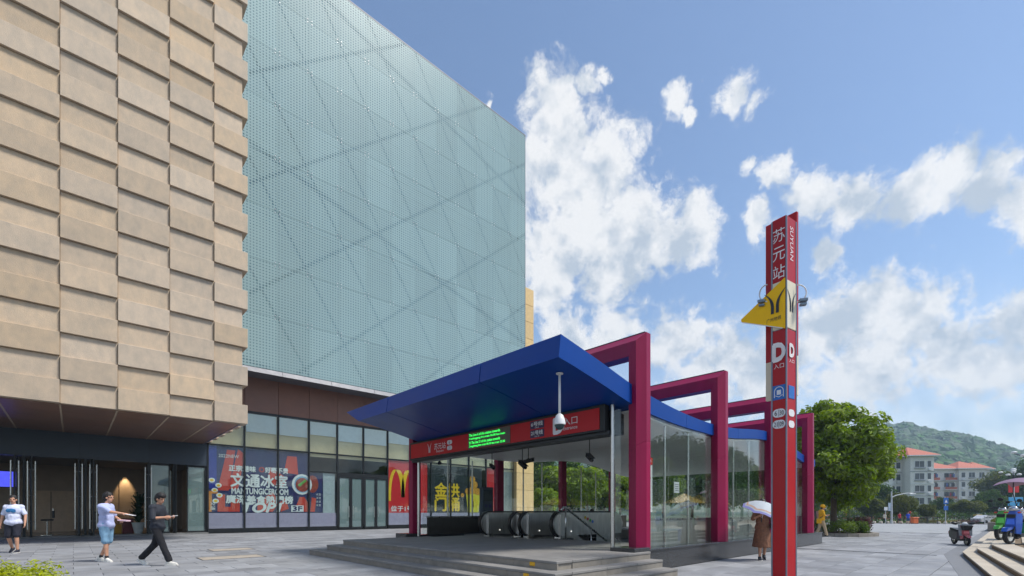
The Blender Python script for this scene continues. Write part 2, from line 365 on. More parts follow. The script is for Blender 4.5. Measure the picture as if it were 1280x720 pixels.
# pavers as pieces
PW, PH = .9, .6
cand = []
for j in range(-5, 56):
    for i in range(-9, 44):
        x = i * PW + (PW / 2 if j % 2 else 0); y = j * PH; cx, cy = x + PW / 2, y + PH / 2
        if x + PW > 38: continue
        if 5.5 < cx < 22.6 and 5.1 < cy < 14.4: continue                    # under the entrance
        if cy > 32.6: continue
        if cy < 1.0 - max(0, 19 - cx) * .118 - .6: continue                # under the terrace
        if (cx - 31) ** 2 + (cy - 7.5) ** 2 < 2.3 ** 2: continue
        f = cx * CF.x + cy * CF.y; r = cx * CR.x + cy * CR.y
        if f < 4 or abs(r / f) > 1.35: continue
        vis = f > 9.0 and abs(r / f) < 1.1
        cand.append((f if vis else f + 200, x, y))
cand.sort()
me_p = MB().box(-PW / 2 + .006, PW / 2 - .006, -PH / 2 + .006, PH / 2 - .006, -.03, 0, .004).mesh('paver', m_pave)
for k, (f, x, y) in enumerate(cand[:300]):
    o = piece('paver', me_p, plaza, (x + PW / 2, y + PH / 2, random.uniform(-.0015, .0015)))
b = MB()
for (f, x, y) in cand[300:]:
    dz = random.uniform(-.0015, .0015); b.box(x + .006, x + PW - .006, y + .006, y + PH - .006, -.03, dz)
tag(b.build('paving_field', m_pave, plaza), None, kind='stuff')
# two metal manhole frames and a thin dark line in the paving
m_cover = mat('cover_stone', srgb(165, 155, 142), .7, var=.15, scale=6)
m_dark = mat('dark_metal', (.025, .027, .03), .45, metal=.3, var=.2)
def manhole(x0, x1, y0, y1, label):
    t = thing('manhole_cover', label, 'manhole', ((x0 + x1) / 2, (y0 + y1) / 2, 0), group='paved covers before the shops')
    MB().box(x0, x1, y0, y1, -.01, .004).build('lid', m_cover, t)
    f = MB(); w = .03
    f.box(x0 - w, x1 + w, y0 - w, y0, -.01, .006).box(x0 - w, x1 + w, y1, y1 + w, -.01, .006).box(x0 - w, x0, y0, y1, -.01, .006).box(x1, x1 + w, y0, y1, -.01, .006)
    f.build('rim', m_dark, t)
p = px2w(282, 697, Z=0); manhole(p.x - .6, p.x + .9, p.y - .45, p.y + .45, 'beige stone manhole cover in the paving nearer the camera')
p = px2w(285, 687, Z=0); manhole(p.x - .5, p.x + .7, p.y - .45, p.y + .45, 'grey manhole cover in the paving nearer the restaurant window')
b = MB(); p = px2w(1062, 688, Z=0)
b.box(p.x - .4, p.x - .25, 1.6, 8, -.02, .004); tag(b.build('dark_line', m_dark), 'thin dark line crossing the paving before the round flower bed', 'stripe')

# ================================================================ STONE WING OF THE MALL
m_stone = mat('sandstone', srgb(178, 162, 142), .75, var=.10, scale=3.2, rnd=.11, col2=srgb(203, 181, 155), bump=.4, bscale=45, streak=(1, 1, .6), detail=14)
m_stoned = mat('stone_backing', srgb(150, 132, 108), .85, var=.15)
m_soffit = mat('brown_soffit', srgb(136, 104, 88), .35, var=.15, scale=1.5, rnd=.06, spec=.6)
m_seam = mat('pale_seam', srgb(190, 170, 145), .5)
m_fascia = mat('slate_fascia', srgb(52, 62, 74), .4, metal=.2, var=.08)
m_frame = mat('black_frame', (.018, .02, .022), .4, metal=.4, var=.2)
m_steel = mat('stainless_steel', (.55, .55, .54), .28, metal=1, var=.08, scale=12, streak=(1, 1, .1))
m_glass = glass('clear_glass', (.90, .95, .94), .045)
m_gdoor = glass('door_glass', (.55, .68, .67), .09, haze=.35, hazecol=(.33, .46, .46))
SY = 24.3; SZ = 5.35
wing = thing('stone_mall_wing', 'mall wing clad in staggered sandstone blocks above dark glass entrance doors', 'building', (1, SY + 4, 0))
MB().box(-9.5, 5.4, SY + .12, 40, SZ + .02, 27).build('core', m_stoned, wing)
cols = [(-8.65, -6.98), (-6.98, -5.32), (-5.32, -3.67), (-3.67, -2.02), (-2.02, -.37), (-.37, 1.29), (1.29, 2.97), (2.97, 4.58), (4.58, 5.72)]
TH = .883
meshes = {}
for ci, (x0, x1) in enumerate(cols):
    for rw in range(0, 25):
        proud = (rw + ci) % 2 == 0
        z0 = SZ + rw * TH; z1 = z0 + TH
        last = ci == len(cols) - 1
        key = (round(x1 - x0, 2), proud, last)
        if key not in meshes:
            w = x1 - x0; ext = (.20 if proud else 0) if last else 0
            y0 = 0 if proud else .11
            meshes[key] = MB().box(-w / 2 + .007, w / 2 - .007 + ext, y0, .9 if last else .3, .007, TH - .007, .01).mesh('stone_block', m_stone)
        piece('stone_block', meshes[key], wing, ((x0 + x1) / 2, SY, z0))
# overhang soffit: brown panels with pale seams
SYB = 33.0
for ci, (x0, x1) in enumerate(cols):
    for k in range(5):
        y0 = SY + .33 + k * (SYB - SY - .33) / 5; y1 = SY + .33 + (k + 1) * (SYB - SY - .33) / 5
        MB().box(x0 + .012, (5.62 if ci == len(cols) - 1 else x1) - .012, y0 + .006, y1 - .006, SZ - .01, SZ + .018).build('soffit_panel', m_soffit, wing)
    if ci: MB().box(x0 - .03, x0 + .03, SY + .32, SYB, SZ - .018, SZ - .004).build('soffit_seam', m_seam, wing)
b = MB().box(5.62, 5.70, SY + .4, SYB, SZ - .03, SZ + .02); b.build('soffit_trim', mat('grey_trim', srgb(150, 150, 165), .3, metal=.5), wing)
b = MB()
for k in range(5):
    yy = SY + 1.5 + k * 1.6
    piece_ = MB().box(5.72, 5.98, yy, yy + .8, SZ + .05, SZ + .9, .01); piece_.build('end_block', m_stone, wing)
# dark fascia and doorway
MB().box(-9.5, 5.86, SYB - .02, SYB + .4, 4.03, SZ - .012).build('fascia', m_fascia, wing)
for xx in (-5.4, -2.6, .25, 3.1): MB().box(xx - .006, xx + .006, SYB - .024, SYB - .018, 4.03, SZ - .02).build('fascia_joint', m_dark, wing)
MB().box(-9.5, 5.86, SYB - .35, SYB + .5, -.02, .07).build('threshold', mat('threshold_stone', srgb(120, 120, 120), .5), wing)
def leaf(x, dirx, diry, w, label=None, handle=True, g=m_glass, h=3.93, name='door'):
    """a framed glass door leaf hinged at (x, SYB+.1) and swung along (dirx, diry)"""
    a = V((dirx, diry, 0)).normalized(); nrm = V((-a.y, a.x, 0)); o = V((x, SYB + .1, .07))
    t = .03; fw = .055
    d = MB()
    for s0, s1, z0, z1 in ((0, fw, 0, h), (w - fw, w, 0, h), (fw, w - fw, 0, .1), (fw, w - fw, h - .07, h)):
        d.obox(o + a * ((s0 + s1) / 2) + V((0, 0, (z0 + z1) / 2)), a * ((s1 - s0) / 2), nrm * t, V((0, 0, (z1 - z0) / 2)))
    d = d.build(name, m_frame, wing)
    if label: d['label'] = label
    MB().obox(o + a * (w / 2) + V((0, 0, h / 2)), a * (w / 2 - fw), nrm * .006, V((0, 0, h / 2 - .09))).build('pane', g, d)
    if handle:
        hb = MB()
        for s in (-1, 1):
            q = o + a * (w - .14) + nrm * (.13 * s)
            hb.tube([q + V((0, 0, .35)), q + V((0, 0, 3.65))], .028, 10)
            for zz in (.75, 2.0, 3.25): hb.tube([q + V((0, 0, zz)), q - nrm * (.1 * s) + V((0, 0, zz))], .014, 6)
        hb.build('handle', m_steel, d, smooth='auto')
for x in (-4.1, -1.76, .46):
    leaf(x - .22, -.05, -1, 1.0); leaf(x + .22, .08, -1, 1.0)
leaf(3.02, -.04, -1, 1.0)
leaf(3.12, 1, 0, .92, handle=False, g=m_gdoor); leaf(4.22, .1, 1, 1.0); leaf(4.32, -.02, -1, .25, handle=False, g=m_gdoor, h=3.93, name='side_panel')
leaf(4.85, 1, 0, .95, handle=False, g=m_gdoor, name='side_panel')
for x in (-4.1, -1.76, .46, 3.07, 4.27, 5.8):
    MB().box(x - .05, x + .05, SYB + .02, SYB + .16, .07, 4.03).build('door_post', m_frame, wing)
# lobby behind the doors
m_lobwall = mat('lobby_wall', srgb(158, 140, 122), .6, var=.12, scale=1.2); m_lobpan = mat('lobby_panel', srgb(190, 164, 138), .5, var=.1)
m_lobfl = mat('lobby_floor', srgb(120, 112, 104), .15, var=.1, scale=1)
LB = 41.0
MB().box(-9.5, 5.86, SYB + .5, LB, -.02, .06).build('lobby_floor', m_lobfl, wing)
MB().box(-9.5, 5.86, SYB + .4, LB, 4.2, 4.3).build('lobby_ceiling', mat('lobby_ceiling', srgb(120, 112, 104), .8), wing)
MB().box(-9.5, 5.86, LB, LB + .15, .06, 4.2).build('lobby_back_wall', m_lobwall, wing)
MB().box(5.7, 5.86, SYB + .5, LB, .06, 4.2).build('lobby_side_wall', m_lobwall, wing)
for i in range(9):
    x = -9.3 + i * 1.65; MB().box(x, x + 1.6, LB - .05, LB, .1, 4.1).build('wall_panel', m_lobwall, wing)
dd = MB().box(-2.0, .1, LB - .10, LB - .055, .06, 2.6).build('inner_door', m_lobpan, wing)
MB().box(-1.03, -1.0, LB - .11, LB - .10, .1, 2.55).build('door_gap', m_frame, dd)
MB().box(-.95, -.9, LB - .15, LB - .10, 1.0, 1.5).build('handle', m_steel, dd)
lamp = bpy.data.lights.new('lobby_downlight', 'SPOT'); lamp.energy = 180; lamp.spot_size = R(50); lamp.color = (1, .72, .4); lamp.spot_blend = .6; lamp.shadow_soft_size = .05
lo = bpy.data.objects.new('lobby_downlight', lamp); COL.objects.link(lo); lo.location = (2.55, LB - .35, 4.05); lo.rotation_euler = (R(6), 0, 0)
# things in the lobby
m_black = mat('black_plastic', (.02, .02, .022), .45)
t = thing('bar_chair', 'black swivel chair on a steel post just inside the left doors', 'chair', (-1.0, 34.6, .06))
MB().box(-1.25, -.75, 34.4, 34.85, .82, .9, .03).build('seat', m_black, t); MB().box(-.82, -.72, 34.42, 34.83, .95, 1.35, .03).build('backrest', m_black, t)
MB().tube([(-1, 34.62, .08), (-1, 34.62, .84)], .03).build('post', m_steel, t); MB().lathe([(.26, .0), (.26, .02), (.04, .05)], (-1, 34.62, .06)).build('base', m_steel, t)
t = thing('low_cabinet', 'dark framed cabinet against the lobby back wall', 'cabinet', (1.2, 38.4, .06))
MB().box(.7, 1.8, 38, 38.6, .2, 1.25).build('carcass', mat('cabinet_grey', srgb(95, 90, 86), .5), t)
for x in (.7, 1.76):
    for y in (38, 38.56): MB().box(x - .02, x + .06, y - .02, y + .06, .06, 1.3).build('leg', m_frame, t)
MB().box(.66, 1.84, 37.96, 38.64, 1.25, 1.3).build('top', m_frame, t)
t = thing('blue_screen', 'glowing blue wall screen behind the far left doors', 'screen', (-3.0, 36, 2.6))
MB().box(-3.7, -2.1, 36, 36.08, 2.55, 3.45).build('casing', m_frame, t)
MB().box(-3.65, -2.15, 35.985, 36, 2.6, 3.4).build('display', mat('screen_blue', (.05, .06, .55), .3, emit=.8), t)
MB().box(-2.95, -2.85, 36.0, 36.08, .06, 2.55).build('stand', m_frame, t)
def blades(name, n, c, rad, h, m, parent, seed=1, L=.5, w=.05):
    """long arching leaves from a pot"""
    rr = random.Random(seed); b = MB()
    for k in range(n):
        a = rr.uniform(0, 6.28); ln = L * rr.uniform(.6, 1.2); el = rr.uniform(.5, 1.4); z0 = rr.uniform(0, h)
        d = V((math.cos(a), math.sin(a), 0)); s = V((-d.y, d.x, 0)) * w
        p0 = V(c) + V((0, 0, z0)) + d * rad * .2; p1 = p0 + d * ln * math.cos(el) * .6 + V((0, 0, ln * math.sin(el) * .7)); p2 = p1 + d * ln * .5 + V((0, 0, -ln * .1 * rr.random()))
        b.add([p0 - s * .3, p0 + s * .3, p1 + s, p1 - s, p2], [(0, 1, 2, 3), (3, 2, 4)])
    return b.build(name, m, parent, fix=False)
m_leafdk = mat('house_leaf', (.03, .07, .025), .5, var=.3, transl=.2)
t = thing('potted_plant', 'leafy potted plant in a white tapered pot inside the doors', 'plant', (2.75, 34.6, .06))
MB().lathe([(.18, 0), (.32, .62), (.28, .62), (.26, .56)], (2.75, 34.6, .06), 20).build('pot', mat('white_pot', (.6, .62, .62), .4), t, smooth='auto')
blades('leaves', 160, (2.75, 34.6, .6), .3, 1.3, m_leafdk, t, 3, .7, .06)
t = thing('brochure_stand', 'dark red and yellow display stand beside the potted plant', 'stand', (2.3, 35.6, .06))
MB().box(2.1, 2.6, 35.5, 35.8, .06, .9, .02).build('body', mat('maroon_board', srgb(110, 20, 40), .5), t); MB().box(1.7, 2.05, 35.5, 35.7, .06, .55, .02).build('crate', mat('ochre_box', srgb(190, 140, 30), .6), t)

# ================================================================ GLASS WING OF THE MALL
FY, GY = 33.0, 31.2
m_brown = mat('brown_panel', srgb(128, 90, 76), .5, var=.08, scale=2, rnd=.05)
m_ledge = mat('ledge_metal', srgb(98, 100, 108), .5, metal=.2, var=.08)
m_ledgeu = mat('ledge_underside', srgb(120, 118, 118), .5, var=.1)
m_behind = mat('screen_wall', srgb(150, 172, 178), .8, var=.06)
m_brace = mat('brace_steel', srgb(46, 58, 66), .6, metal=.2)
gw = thing('glass_mall_wing', 'tall mall block faced with dotted teal glass panels above a shop front', 'building', (18, FY, 0))
# dotted glass
def dotted():
    m = bpy.data.materials.new('dotted_teal_glass'); m.use_nodes = True; t = m.node_tree; n = t.nodes; l = t.links; p = n['Principled BSDF']
    co = n.new('ShaderNodeTexCoord'); sp = n.new('ShaderNodeSeparateXYZ'); l.new(co.outputs['Object'], sp.inputs[0])
    def mth(op, a, b=None, c=None):
        q = n.new('ShaderNodeMath'); q.operation = op
        for i, x in enumerate((a, b, c)):
            if x is None: continue
            if isinstance(x, (int, float)): q.inputs[i].default_value = x
            else: l.new(x, q.inputs[i])
        return q.outputs[0]
    S = 1.95 / 11
    fx = mth('SUBTRACT', mth('FRACT', mth('MULTIPLY_ADD', sp.outputs[0], 1 / S, .5)), .5); fz = mth('SUBTRACT', mth('FRACT', mth('MULTIPLY_ADD', sp.outputs[2], 1 / S, .5)), .5)
    d = mth('SQRT', mth('ADD', mth('MULTIPLY', fx, fx), mth('MULTIPLY', fz, fz)))
    ge = n.new('ShaderNodeNewGeometry'); gs = n.new('ShaderNodeSeparateXYZ'); l.new(ge.outputs['Position'], gs.inputs[0])
    def stripes(slope, period, ph, wd):            # bigger dots printed along crossing diagonals
        s_ = mth('FRACT', mth('MULTIPLY_ADD', mth('MULTIPLY_ADD', gs.outputs[0], slope, gs.outputs[2]), 1 / period, ph))
        s_ = mth('ABSOLUTE', mth('SUBTRACT', s_, .5)); q = n.new('ShaderNodeMapRange'); q.interpolation_type = 'SMOOTHSTEP'; l.new(s_, q.inputs[0]); q.inputs[1].default_value = 0; q.inputs[2].default_value = wd; q.inputs[3].default_value = 1; q.inputs[4].default_value = 0; return q.outputs[0]
    big = mth('MAXIMUM', stripes(1.68, 6.57, .12, .045), mth('MAXIMUM', stripes(-.84, 6.57, .3, .042), stripes(.28, 13.1, .55, .025)))
    nz0 = n.new('ShaderNodeTexNoise'); nz0.inputs['Scale'].default_value = .35; l.new(ge.outputs['Position'], nz0.inputs['Vector'])
    big = mth('MULTIPLY_ADD', nz0.outputs['Fac'], .5, mth('MULTIPLY', big, .85))
    d = mth('SUBTRACT', d, mth('MULTIPLY', big, .15))
    hole = n.new('ShaderNodeMapRange'); l.new(d, hole.inputs[0]); hole.inputs[1].default_value = .12; hole.inputs[2].default_value = .21; hole.inputs[3].default_value = 1; hole.inputs[4].default_value = 0
    oi = n.new('ShaderNodeObjectInfo'); nz = n.new('ShaderNodeTexNoise'); nz.inputs['Scale'].default_value = .5; l.new(co.outputs['Object'], nz.inputs['Vector'])
    hv = n.new('ShaderNodeHueSaturation'); hv.inputs['Color'].default_value = (*srgb(164, 191, 194), 1)
    r1 = n.new('ShaderNodeMapRange'); r1.inputs[3].default_value = .93; r1.inputs[4].default_value = 1.06; l.new(oi.outputs['Random'], r1.inputs[0]); l.new(r1.outputs[0], hv.inputs['Value'])
    l.new(hv.outputs[0], p.inputs['Base Color']); p.inputs['Roughness'].default_value = .3; p.inputs['Specular IOR Level'].default_value = .35
    tr = n.new('ShaderNodeBsdfTransparent'); tr.inputs[0].default_value = (.62, .80, .82, 1)
    frit = n.new('ShaderNodeMixShader'); frit.inputs[0].default_value = .27; l.new(p.outputs[0], frit.inputs[1]); l.new(tr.outputs[0], frit.inputs[2])
    gl = n.new('ShaderNodeBsdfGlossy'); gl.inputs['Roughness'].default_value = .03; mg = n.new('ShaderNodeMixShader'); mg.inputs[0].default_value = .10; l.new(tr.outputs[0], mg.inputs[1]); l.new(gl.outputs[0], mg.inputs[2])
    mx = n.new('ShaderNodeMixShader'); l.new(hole.outputs[0], mx.inputs[0]); l.new(frit.outputs[0], mx.inputs[1]); l.new(mg.outputs[0], mx.inputs[2]); l.new(mx.outputs[0], n['Material Output'].inputs[0])
    return m
m_dot = dotted()
CW, RH = 1.956, 3.285; GX1 = 30.75; NC = 14; GZ0 = 10.0; NR = 8
me_g = MB().box(-CW / 2 + .004, CW / 2 - .004, -.012, .0, .008, RH - .008).mesh('glass_panel', m_dot)
for c in range(NC):
    for r in range(NR):
        piece('glass_panel', me_g, gw, (GX1 - (c + .5) * CW, GY, GZ0 + r * RH))
fix = MB().lathe([(.045, -.03), (.05, -.015), (.05, .0)], (0, 0, 0), 8, 'y').mesh('glass_fixing', mat('fixing_steel', (.75, .76, .76), .3, metal=.6))
fb = MB()
for c in range(NC):
    for r in range(1, NR):
        for dx in (-.13, .13):
            for dz in (-.11, .11): fb.lathe([(.026, -.03), (.03, -.02), (.03, .0)], (GX1 - c * CW + dx - (.13 if c == 0 else 0), GY - .012, GZ0 + r * RH + dz), 6, 'y')
tag(fb.build('glass_fixings', MATS['fixing_steel'], gw), None, kind='stuff')
# steel lattice behind the glass
bx0 = GX1 - NC * CW
for c in range(0, NC + 1, 2):
    MB().box(GX1 - c * CW - .07, GX1 - c * CW + .07, GY + .55, GY + .75, GZ0, GZ0 + NR * RH).build('screen_post', m_behind, gw)
for r in range(NR + 1):
    for o_ in (-.9, 0): 
        if r == 0 and o_ < 0: continue
        MB().box(bx0, GX1, GY + .6, GY + .7, GZ0 + r * RH - .09 + o_, GZ0 + r * RH + .05 + o_).build('screen_rail', m_behind, gw)
zt = GZ0 + NR * RH
MB().box(bx0, GX1 - .1, GY + .95, GY + 1.1, GZ0, zt).build('inner_wall', m_behind, gw)
MB().box(bx0, GX1 - .1, GY + 1.1, 55, GZ0 + .1, zt - .3).build('block', m_behind, gw)
MB().box(GX1 - .004, GX1 + .05, GY - .01, GY + 1.2, GZ0, zt).build('corner_trim', m_ledge, gw)
MB().box(bx0, GX1 + .05, GY - .02, GY + 1.2, zt + .004, zt + .10).build('coping', m_ledge, gw)
# ledge
for i in range(9):
    x0 = bx0 + i * 3.05; x1 = min(x0 + 3.04, GX1 + .2)
    MB().prism([(GY - .35, 9.62), (GY - .22, 9.92), (FY, 9.98), (FY, 9.80)], lambda p, q, a: (a, p, q), x0, x1 - .01).build('ledge_panel', [m_ledge, m_ledgeu][0], gw)
# brown band
for i in range(13):
    x0 = 5.88 + i * 1.97
    MB().box(x0 + .008, x0 + 1.962, FY - .06, FY + .2, 7.66, 9.80, .008).build('wall_panel', m_brown, gw)
MB().box(5.88, 31.4, FY + .02, FY + .3, 7.5, 9.9).build('wall_backing', m_dark, gw)
# shop front: mullions, transoms, panes
MX = [5.88 + 1.97 * i for i in range(14)]
for i, x in enumerate(MX): MB().box(x - .045, x + .045, FY - .05, FY + .12, .28, 7.66).build('mullion', m_frame, gw)
for (x0, x1, z, hh) in ((5.88, MX[-1], 7.6, .06), (5.88, MX[-1], 5.36, .045), (MX[3], MX[6], 4.06, .04)):
    MB().box(x0, x1, FY - .045, FY + .11, z - hh, z + hh).build('transom', m_frame, gw)
MB().box(5.88, MX[4] - .045, FY - .06, FY + .13, 0, .28).build('kerb', m_frame, gw); MB().box(MX[6], MX[-1], FY - .06, FY + .13, 0, .28).build('kerb', m_frame, gw)
m_blind = mat('white_blind', srgb(245, 246, 246), .8, var=.04); m_cream = mat('cream_wall', srgb(232, 208, 166), .7, var=.15, scale=.8)
m_low = mat('frosted_film', srgb(178, 165, 190), .4, var=.06)
for i in range(13):
    x0, x1 = MX[i] + .045, MX[i + 1] - .045
    MB().box(x0, x1, FY, FY + .012, 5.405, 7.54).build('pane', m_glass, gw)
    if 3 <= i <= 5:
        MB().box(x0, x1, FY, FY + .012, 4.10, 5.315).build('pane', m_glass, gw)
        if i == 3: MB().box(x0, x1, FY, FY + .012, .28, 4.02).build('pane', m_glass, gw)
    else: MB().box(x0, x1, FY, FY + .012, .28, 5.315).build('pane', m_glass, gw)
    MB().box(x0 + .05, x1 - .05, FY + .05, FY + .06, 6.35 + .25 * (i % 3 == 0), 7.6).build('blind', m_blind, gw)
    if i < 4 or i > 5: MB().box(x0, x1, FY + .05, FY + .06, .28, 1.22).build('window_film', m_low, gw)
MB().box(5.9, 31, FY + .13, FY + .2, 5.1, 7.7).build('bulkhead', m_cream, gw)
MB().box(5.9, 31, FY + 5, FY + 5.1, .05, 7.7).build('shop_back_wall', mat('shop_wall', srgb(150, 150, 155), .8, var=.2, scale=.5), gw)
MB().box(5.9, 31, FY + .13, FY + 5, 0, .05).build('shop_floor', m_lobfl, gw)
MB().box(5.9, 31, FY + .3, FY + 5, 7.7, 7.8).build('shop_ceiling', m_cream, gw)
# two pairs of doors
for i in (4, 5):
    x0, x1 = MX[i] + .06, MX[i + 1] - .06; xm = (x0 + x1) / 2
    MB().box(x0 - .02, x1 + .02, FY - .04, FY + .1, 3.86, 4.03).build('door_head', m_frame, gw)
    for (a, c, hx) in ((x0, xm - .01, -1), (xm + .01, x1, 1)):
        d = MB().box(a, a + .1, FY - .03, FY + .07, .02, 3.85).box(c - .1, c, FY - .03, FY + .07, .02, 3.85).box(a + .1, c - .1, FY - .03, FY + .07, .02, .2).box(a + .1, c - .1, FY - .03, FY + .07, 3.72, 3.85).build('door', m_frame, gw)
        MB().box(a + .1, c - .1, FY + .01, FY + .02, .2, 3.72).build('pane', m_gdoor, d)
        MB().tube([(xm + hx * .16, FY - .09, .9), (xm + hx * .16, FY - .09, 1.7)], .018, 6).build('handle', m_steel, d)
# sandstone end block beyond the shop front, laid in courses
MB().box(31.0, 33.3, FY - .35, 46, 0, 23.2).build('end_block_core', m_stoned, gw)
m_sand2 = mat('ochre_stone', srgb(214, 184, 132), .8, var=.1, rnd=.05)
me_e = MB().box(-1.16, 1.16, -.05, .3, .01, 1.63, .01).mesh('stone_course', m_sand2)
for k in range(14): piece('stone_course', me_e, gw, (32.16, FY - .36, .1 + k * 1.65))
# ================================================================ WINDOW POSTERS
m_navy = mat('poster_navy', srgb(40, 42, 92), .45, var=.1); m_orange = mat('poster_orange', srgb(200, 66, 52), .45, var=.08); m_white = mat('print_white', srgb(225, 225, 228), .5, var=.03)
m_yel = mat('print_yellow', srgb(238, 190, 30), .45, var=.05); m_red = mat('poster_red', srgb(205, 30, 36), .4, var=.05); m_black2 = mat('poster_black', srgb(28, 30, 40), .4, var=.2)
PX = V((1, 0, 0)); PZ = V((0, 0, 1)); PYW = FY + .07
def poly_flat(pts, m, parent, name, y, thick=.004):
    return MB().prism(pts, lambda p, q, a: (p, a, q), y - thick, y).build(name, m, parent)
t = thing('restaurant_poster', 'navy and orange restaurant poster with white lettering across the shop windows', 'poster', (8.8, PYW, 1.24))
MB().box(5.95, 11.75, PYW, PYW + .01, 1.24, 5.3).build('sheet', m_navy, t)
y1 = PYW - .001
MB().box(5.95, 6.35, y1 - .004, y1 - .002, 2.7, 5.3).build('blue_stripe', mat('poster_blue', srgb(40, 50, 150), .45), t)
for pts in ([(6.4, 2.6), (7.0, 2.6), (7.35, 5.1), (6.9, 5.1)], [(7.0, 2.7), (7.5, 2.7), (7.9, 4.9), (7.5, 5.2)], [(6.4, 1.3), (7.6, 1.3), (7.6, 2.1), (7.1, 2.1), (7.1, 1.6), (6.8, 1.6), (6.8, 2.35), (6.4, 2.35)],
            [(8.6, 1.3), (9.5, 1.3), (9.9, 1.9), (9.5, 2.6), (9.0, 2.2), (8.6, 2.2)], [(9.1, 3.2), (10.1, 2.9), (10.4, 3.5), (9.4, 4.2)], [(10.2, 3.9), (11.1, 3.8), (11.0, 5.0), (10.4, 5.0)],
            [(10.9, 1.5), (11.2, 2.3), (11.5, 2.3), (11.75, 1.9), (11.75, 1.3), (11.1, 1.3)], [(10.0, 1.3), (10.5, 1.5), (10.3, 2.2), (9.9, 1.9)], [(11.2, 2.6), (11.7, 2.5), (11.7, 2.9), (10.8, 2.95)]):
    poly_flat(pts, m_orange, t, 'printed_shape', y1 - .002)
poly_flat([(5.95, 2.55), (6.4, 2.55), (6.4, 2.4), (6.1, 2.4), (6.1, 1.3), (5.95, 1.3)], mat('poster_amber', srgb(215, 130, 40), .45), t, 'printed_shape', y1 - .004)
for (x, z) in ((6.1, 3.2), (6.45, 2.9), (6.25, 2.6), (6.5, 2.3), (6.3, 1.95)):
    MB().ell((x, y1 - .006, z), (.17, .004, .14)).build('printed_petal', m_white, t); MB().ell((x, y1 - .010, z), (.10, .003, .08)).build('printed_petal', m_yel, t)
yt = y1 - .009
text('2022NEW', m_white, t, (7.0, yt, 4.72), PX, PZ, w=1.1, h=.2)
text('正宗港味', m_white, t, (7.75, yt, 4.0), PX, PZ, w=1.5, h=.36, bold=.035); text('◎', m_orange, t, (8.85, yt, 4.0), PX, PZ, h=.34); text('好嘢不贵', m_white, t, (9.75, yt, 4.0), PX, PZ, w=1.4, h=.36, bold=.035)
text('文通冰室', m_white, t, (8.75, yt, 3.27), PX, PZ, w=3.3, h=.82, bold=.03)
text('MANTUNGICEROOM', m_white, t, (8.8, yt, 2.60), PX, PZ, w=3.3, h=.36, bold=.04)
text('廣深美食熱門榜', m_white, t, (8.8, yt, 2.08), PX, PZ, w=3.9, h=.5, bold=.035)
text('TOP1', m_white, t, (8.9, yt, 1.56), PX, PZ, w=2.3, h=.6, bold=.04, shear=.25)
MB().box(10.65, 11.45, yt - .004, yt - .002, 1.3, 1.72).build('printed_box', m_white, t); text('3F', m_navy, t, (11.05, yt - .005, 1.51), PX, PZ, w=.6, h=.3, bold=.03)
bw = MB().ell((11.35, yt - .003, 3.15), (.66, .004, .70), 24).build('printed_bowl', m_white, t); MB().ell((11.37, yt - .009, 3.15), (.52, .004, .56), 24).build('printed_rim', mat('bowl_blue', srgb(120, 170, 200), .5), t)
MB().ell((11.37, yt - .014, 3.12), (.45, .004, .48), 24).build('printed_food', mat('food_red', srgb(150, 60, 45), .5, var=.5, scale=9), t)
poly_flat([(11.05, 3.1), (11.2, 3.0), (11.65, 3.4), (11.55, 3.5)], mat('food_green', srgb(90, 160, 60), .5), t, 'printed_food', yt - .02)
text('文通', m_white, t, (6.15, yt, 1.65), V((0, 0, -1)), PX, w=.5, h=.25)
t = thing('side_poster', 'narrow poster with grey panel in the window left of the glass doors', 'poster', (12.3, PYW, 1.24))
MB().box(11.85, 12.75, PYW, PYW + .01, 1.24, 4.0).build('sheet', m_navy, t); MB().box(12.78, 13.6, PYW, PYW + .01, 1.0, 4.0).build('grey_panel', mat('poster_grey', srgb(170, 178, 184), .6), t)
MB().ell((12.05, y1 - .004, 3.2), (.4, .004, .6), 20).build('printed_food', MATS['food_red'], t); poly_flat([(11.9, 1.3), (12.2, 1.3), (12.3, 2.2), (12.0, 2.3)], m_orange, t, 'printed_shape', y1 - .002)
for k in range(4): text('冰室', m_white, t, (12.45, y1 - .004, 2.5 - k * .25), PX, PZ, w=.35, h=.15)
# arches
def arches(cx, z0, w, h, m, parent, y, name='arch_logo'):
    b = MB()
    for s in (-1, 1):
        pts = []; n = 18; xo, xi = cx + s * w / 2, cx
        for k in range(n + 1):
            a = math.pi * k / n; tx = .5 - .5 * math.cos(a); x = xo + (xi - xo) * tx
            pts.append((x, z0 + h * math.sin(a) ** .75 * (1 if k <= n / 2 else 1)))
        pts[0] = (xo, z0); pts[-1] = (xi, z0 + h * .12)
        for (p, q), (p2, q2), k in zip(pts, pts[1:], range(n)):
            tt = k / n; wd = .035 * w + .055 * w * math.sin(math.pi * min(1, tt * 1.1)) * .3 + .035 * w * (1 if tt > .5 else .2)
            b.prism([(p - wd, q), (p + wd, q), (p2 + wd, q2), (p2 - wd, q2)], lambda u, v, a: (u, a, v), y - .003, y)
    return b.build(name, m, parent)
t = thing('red_window_poster', 'red window poster with large golden arches beside the glass doors', 'poster', (19.4, PYW, .9))
MB().box(17.75, 21.3, PYW, PYW + .01, .35, 5.3).build('sheet', m_red, t)
MB().box(17.75, 17.95, PYW - .006, PYW - .003, .9, 5.3).build('printed_stripe', mat('red_bright', srgb(225, 50, 44), .4), t)
arches(19.05, 2.15, 2.3, 2.45, m_yel, t, y1 - .006)
text('位于1号', m_white, t, (18.95, y1 - .006, 1.55), PX, PZ, w=1.9, h=.42, bold=.02)
t = thing('bucket_poster', 'black poster with yellow characters and a yellow food bucket seen through the entrance', 'poster', (24.5, PYW, 1.24))
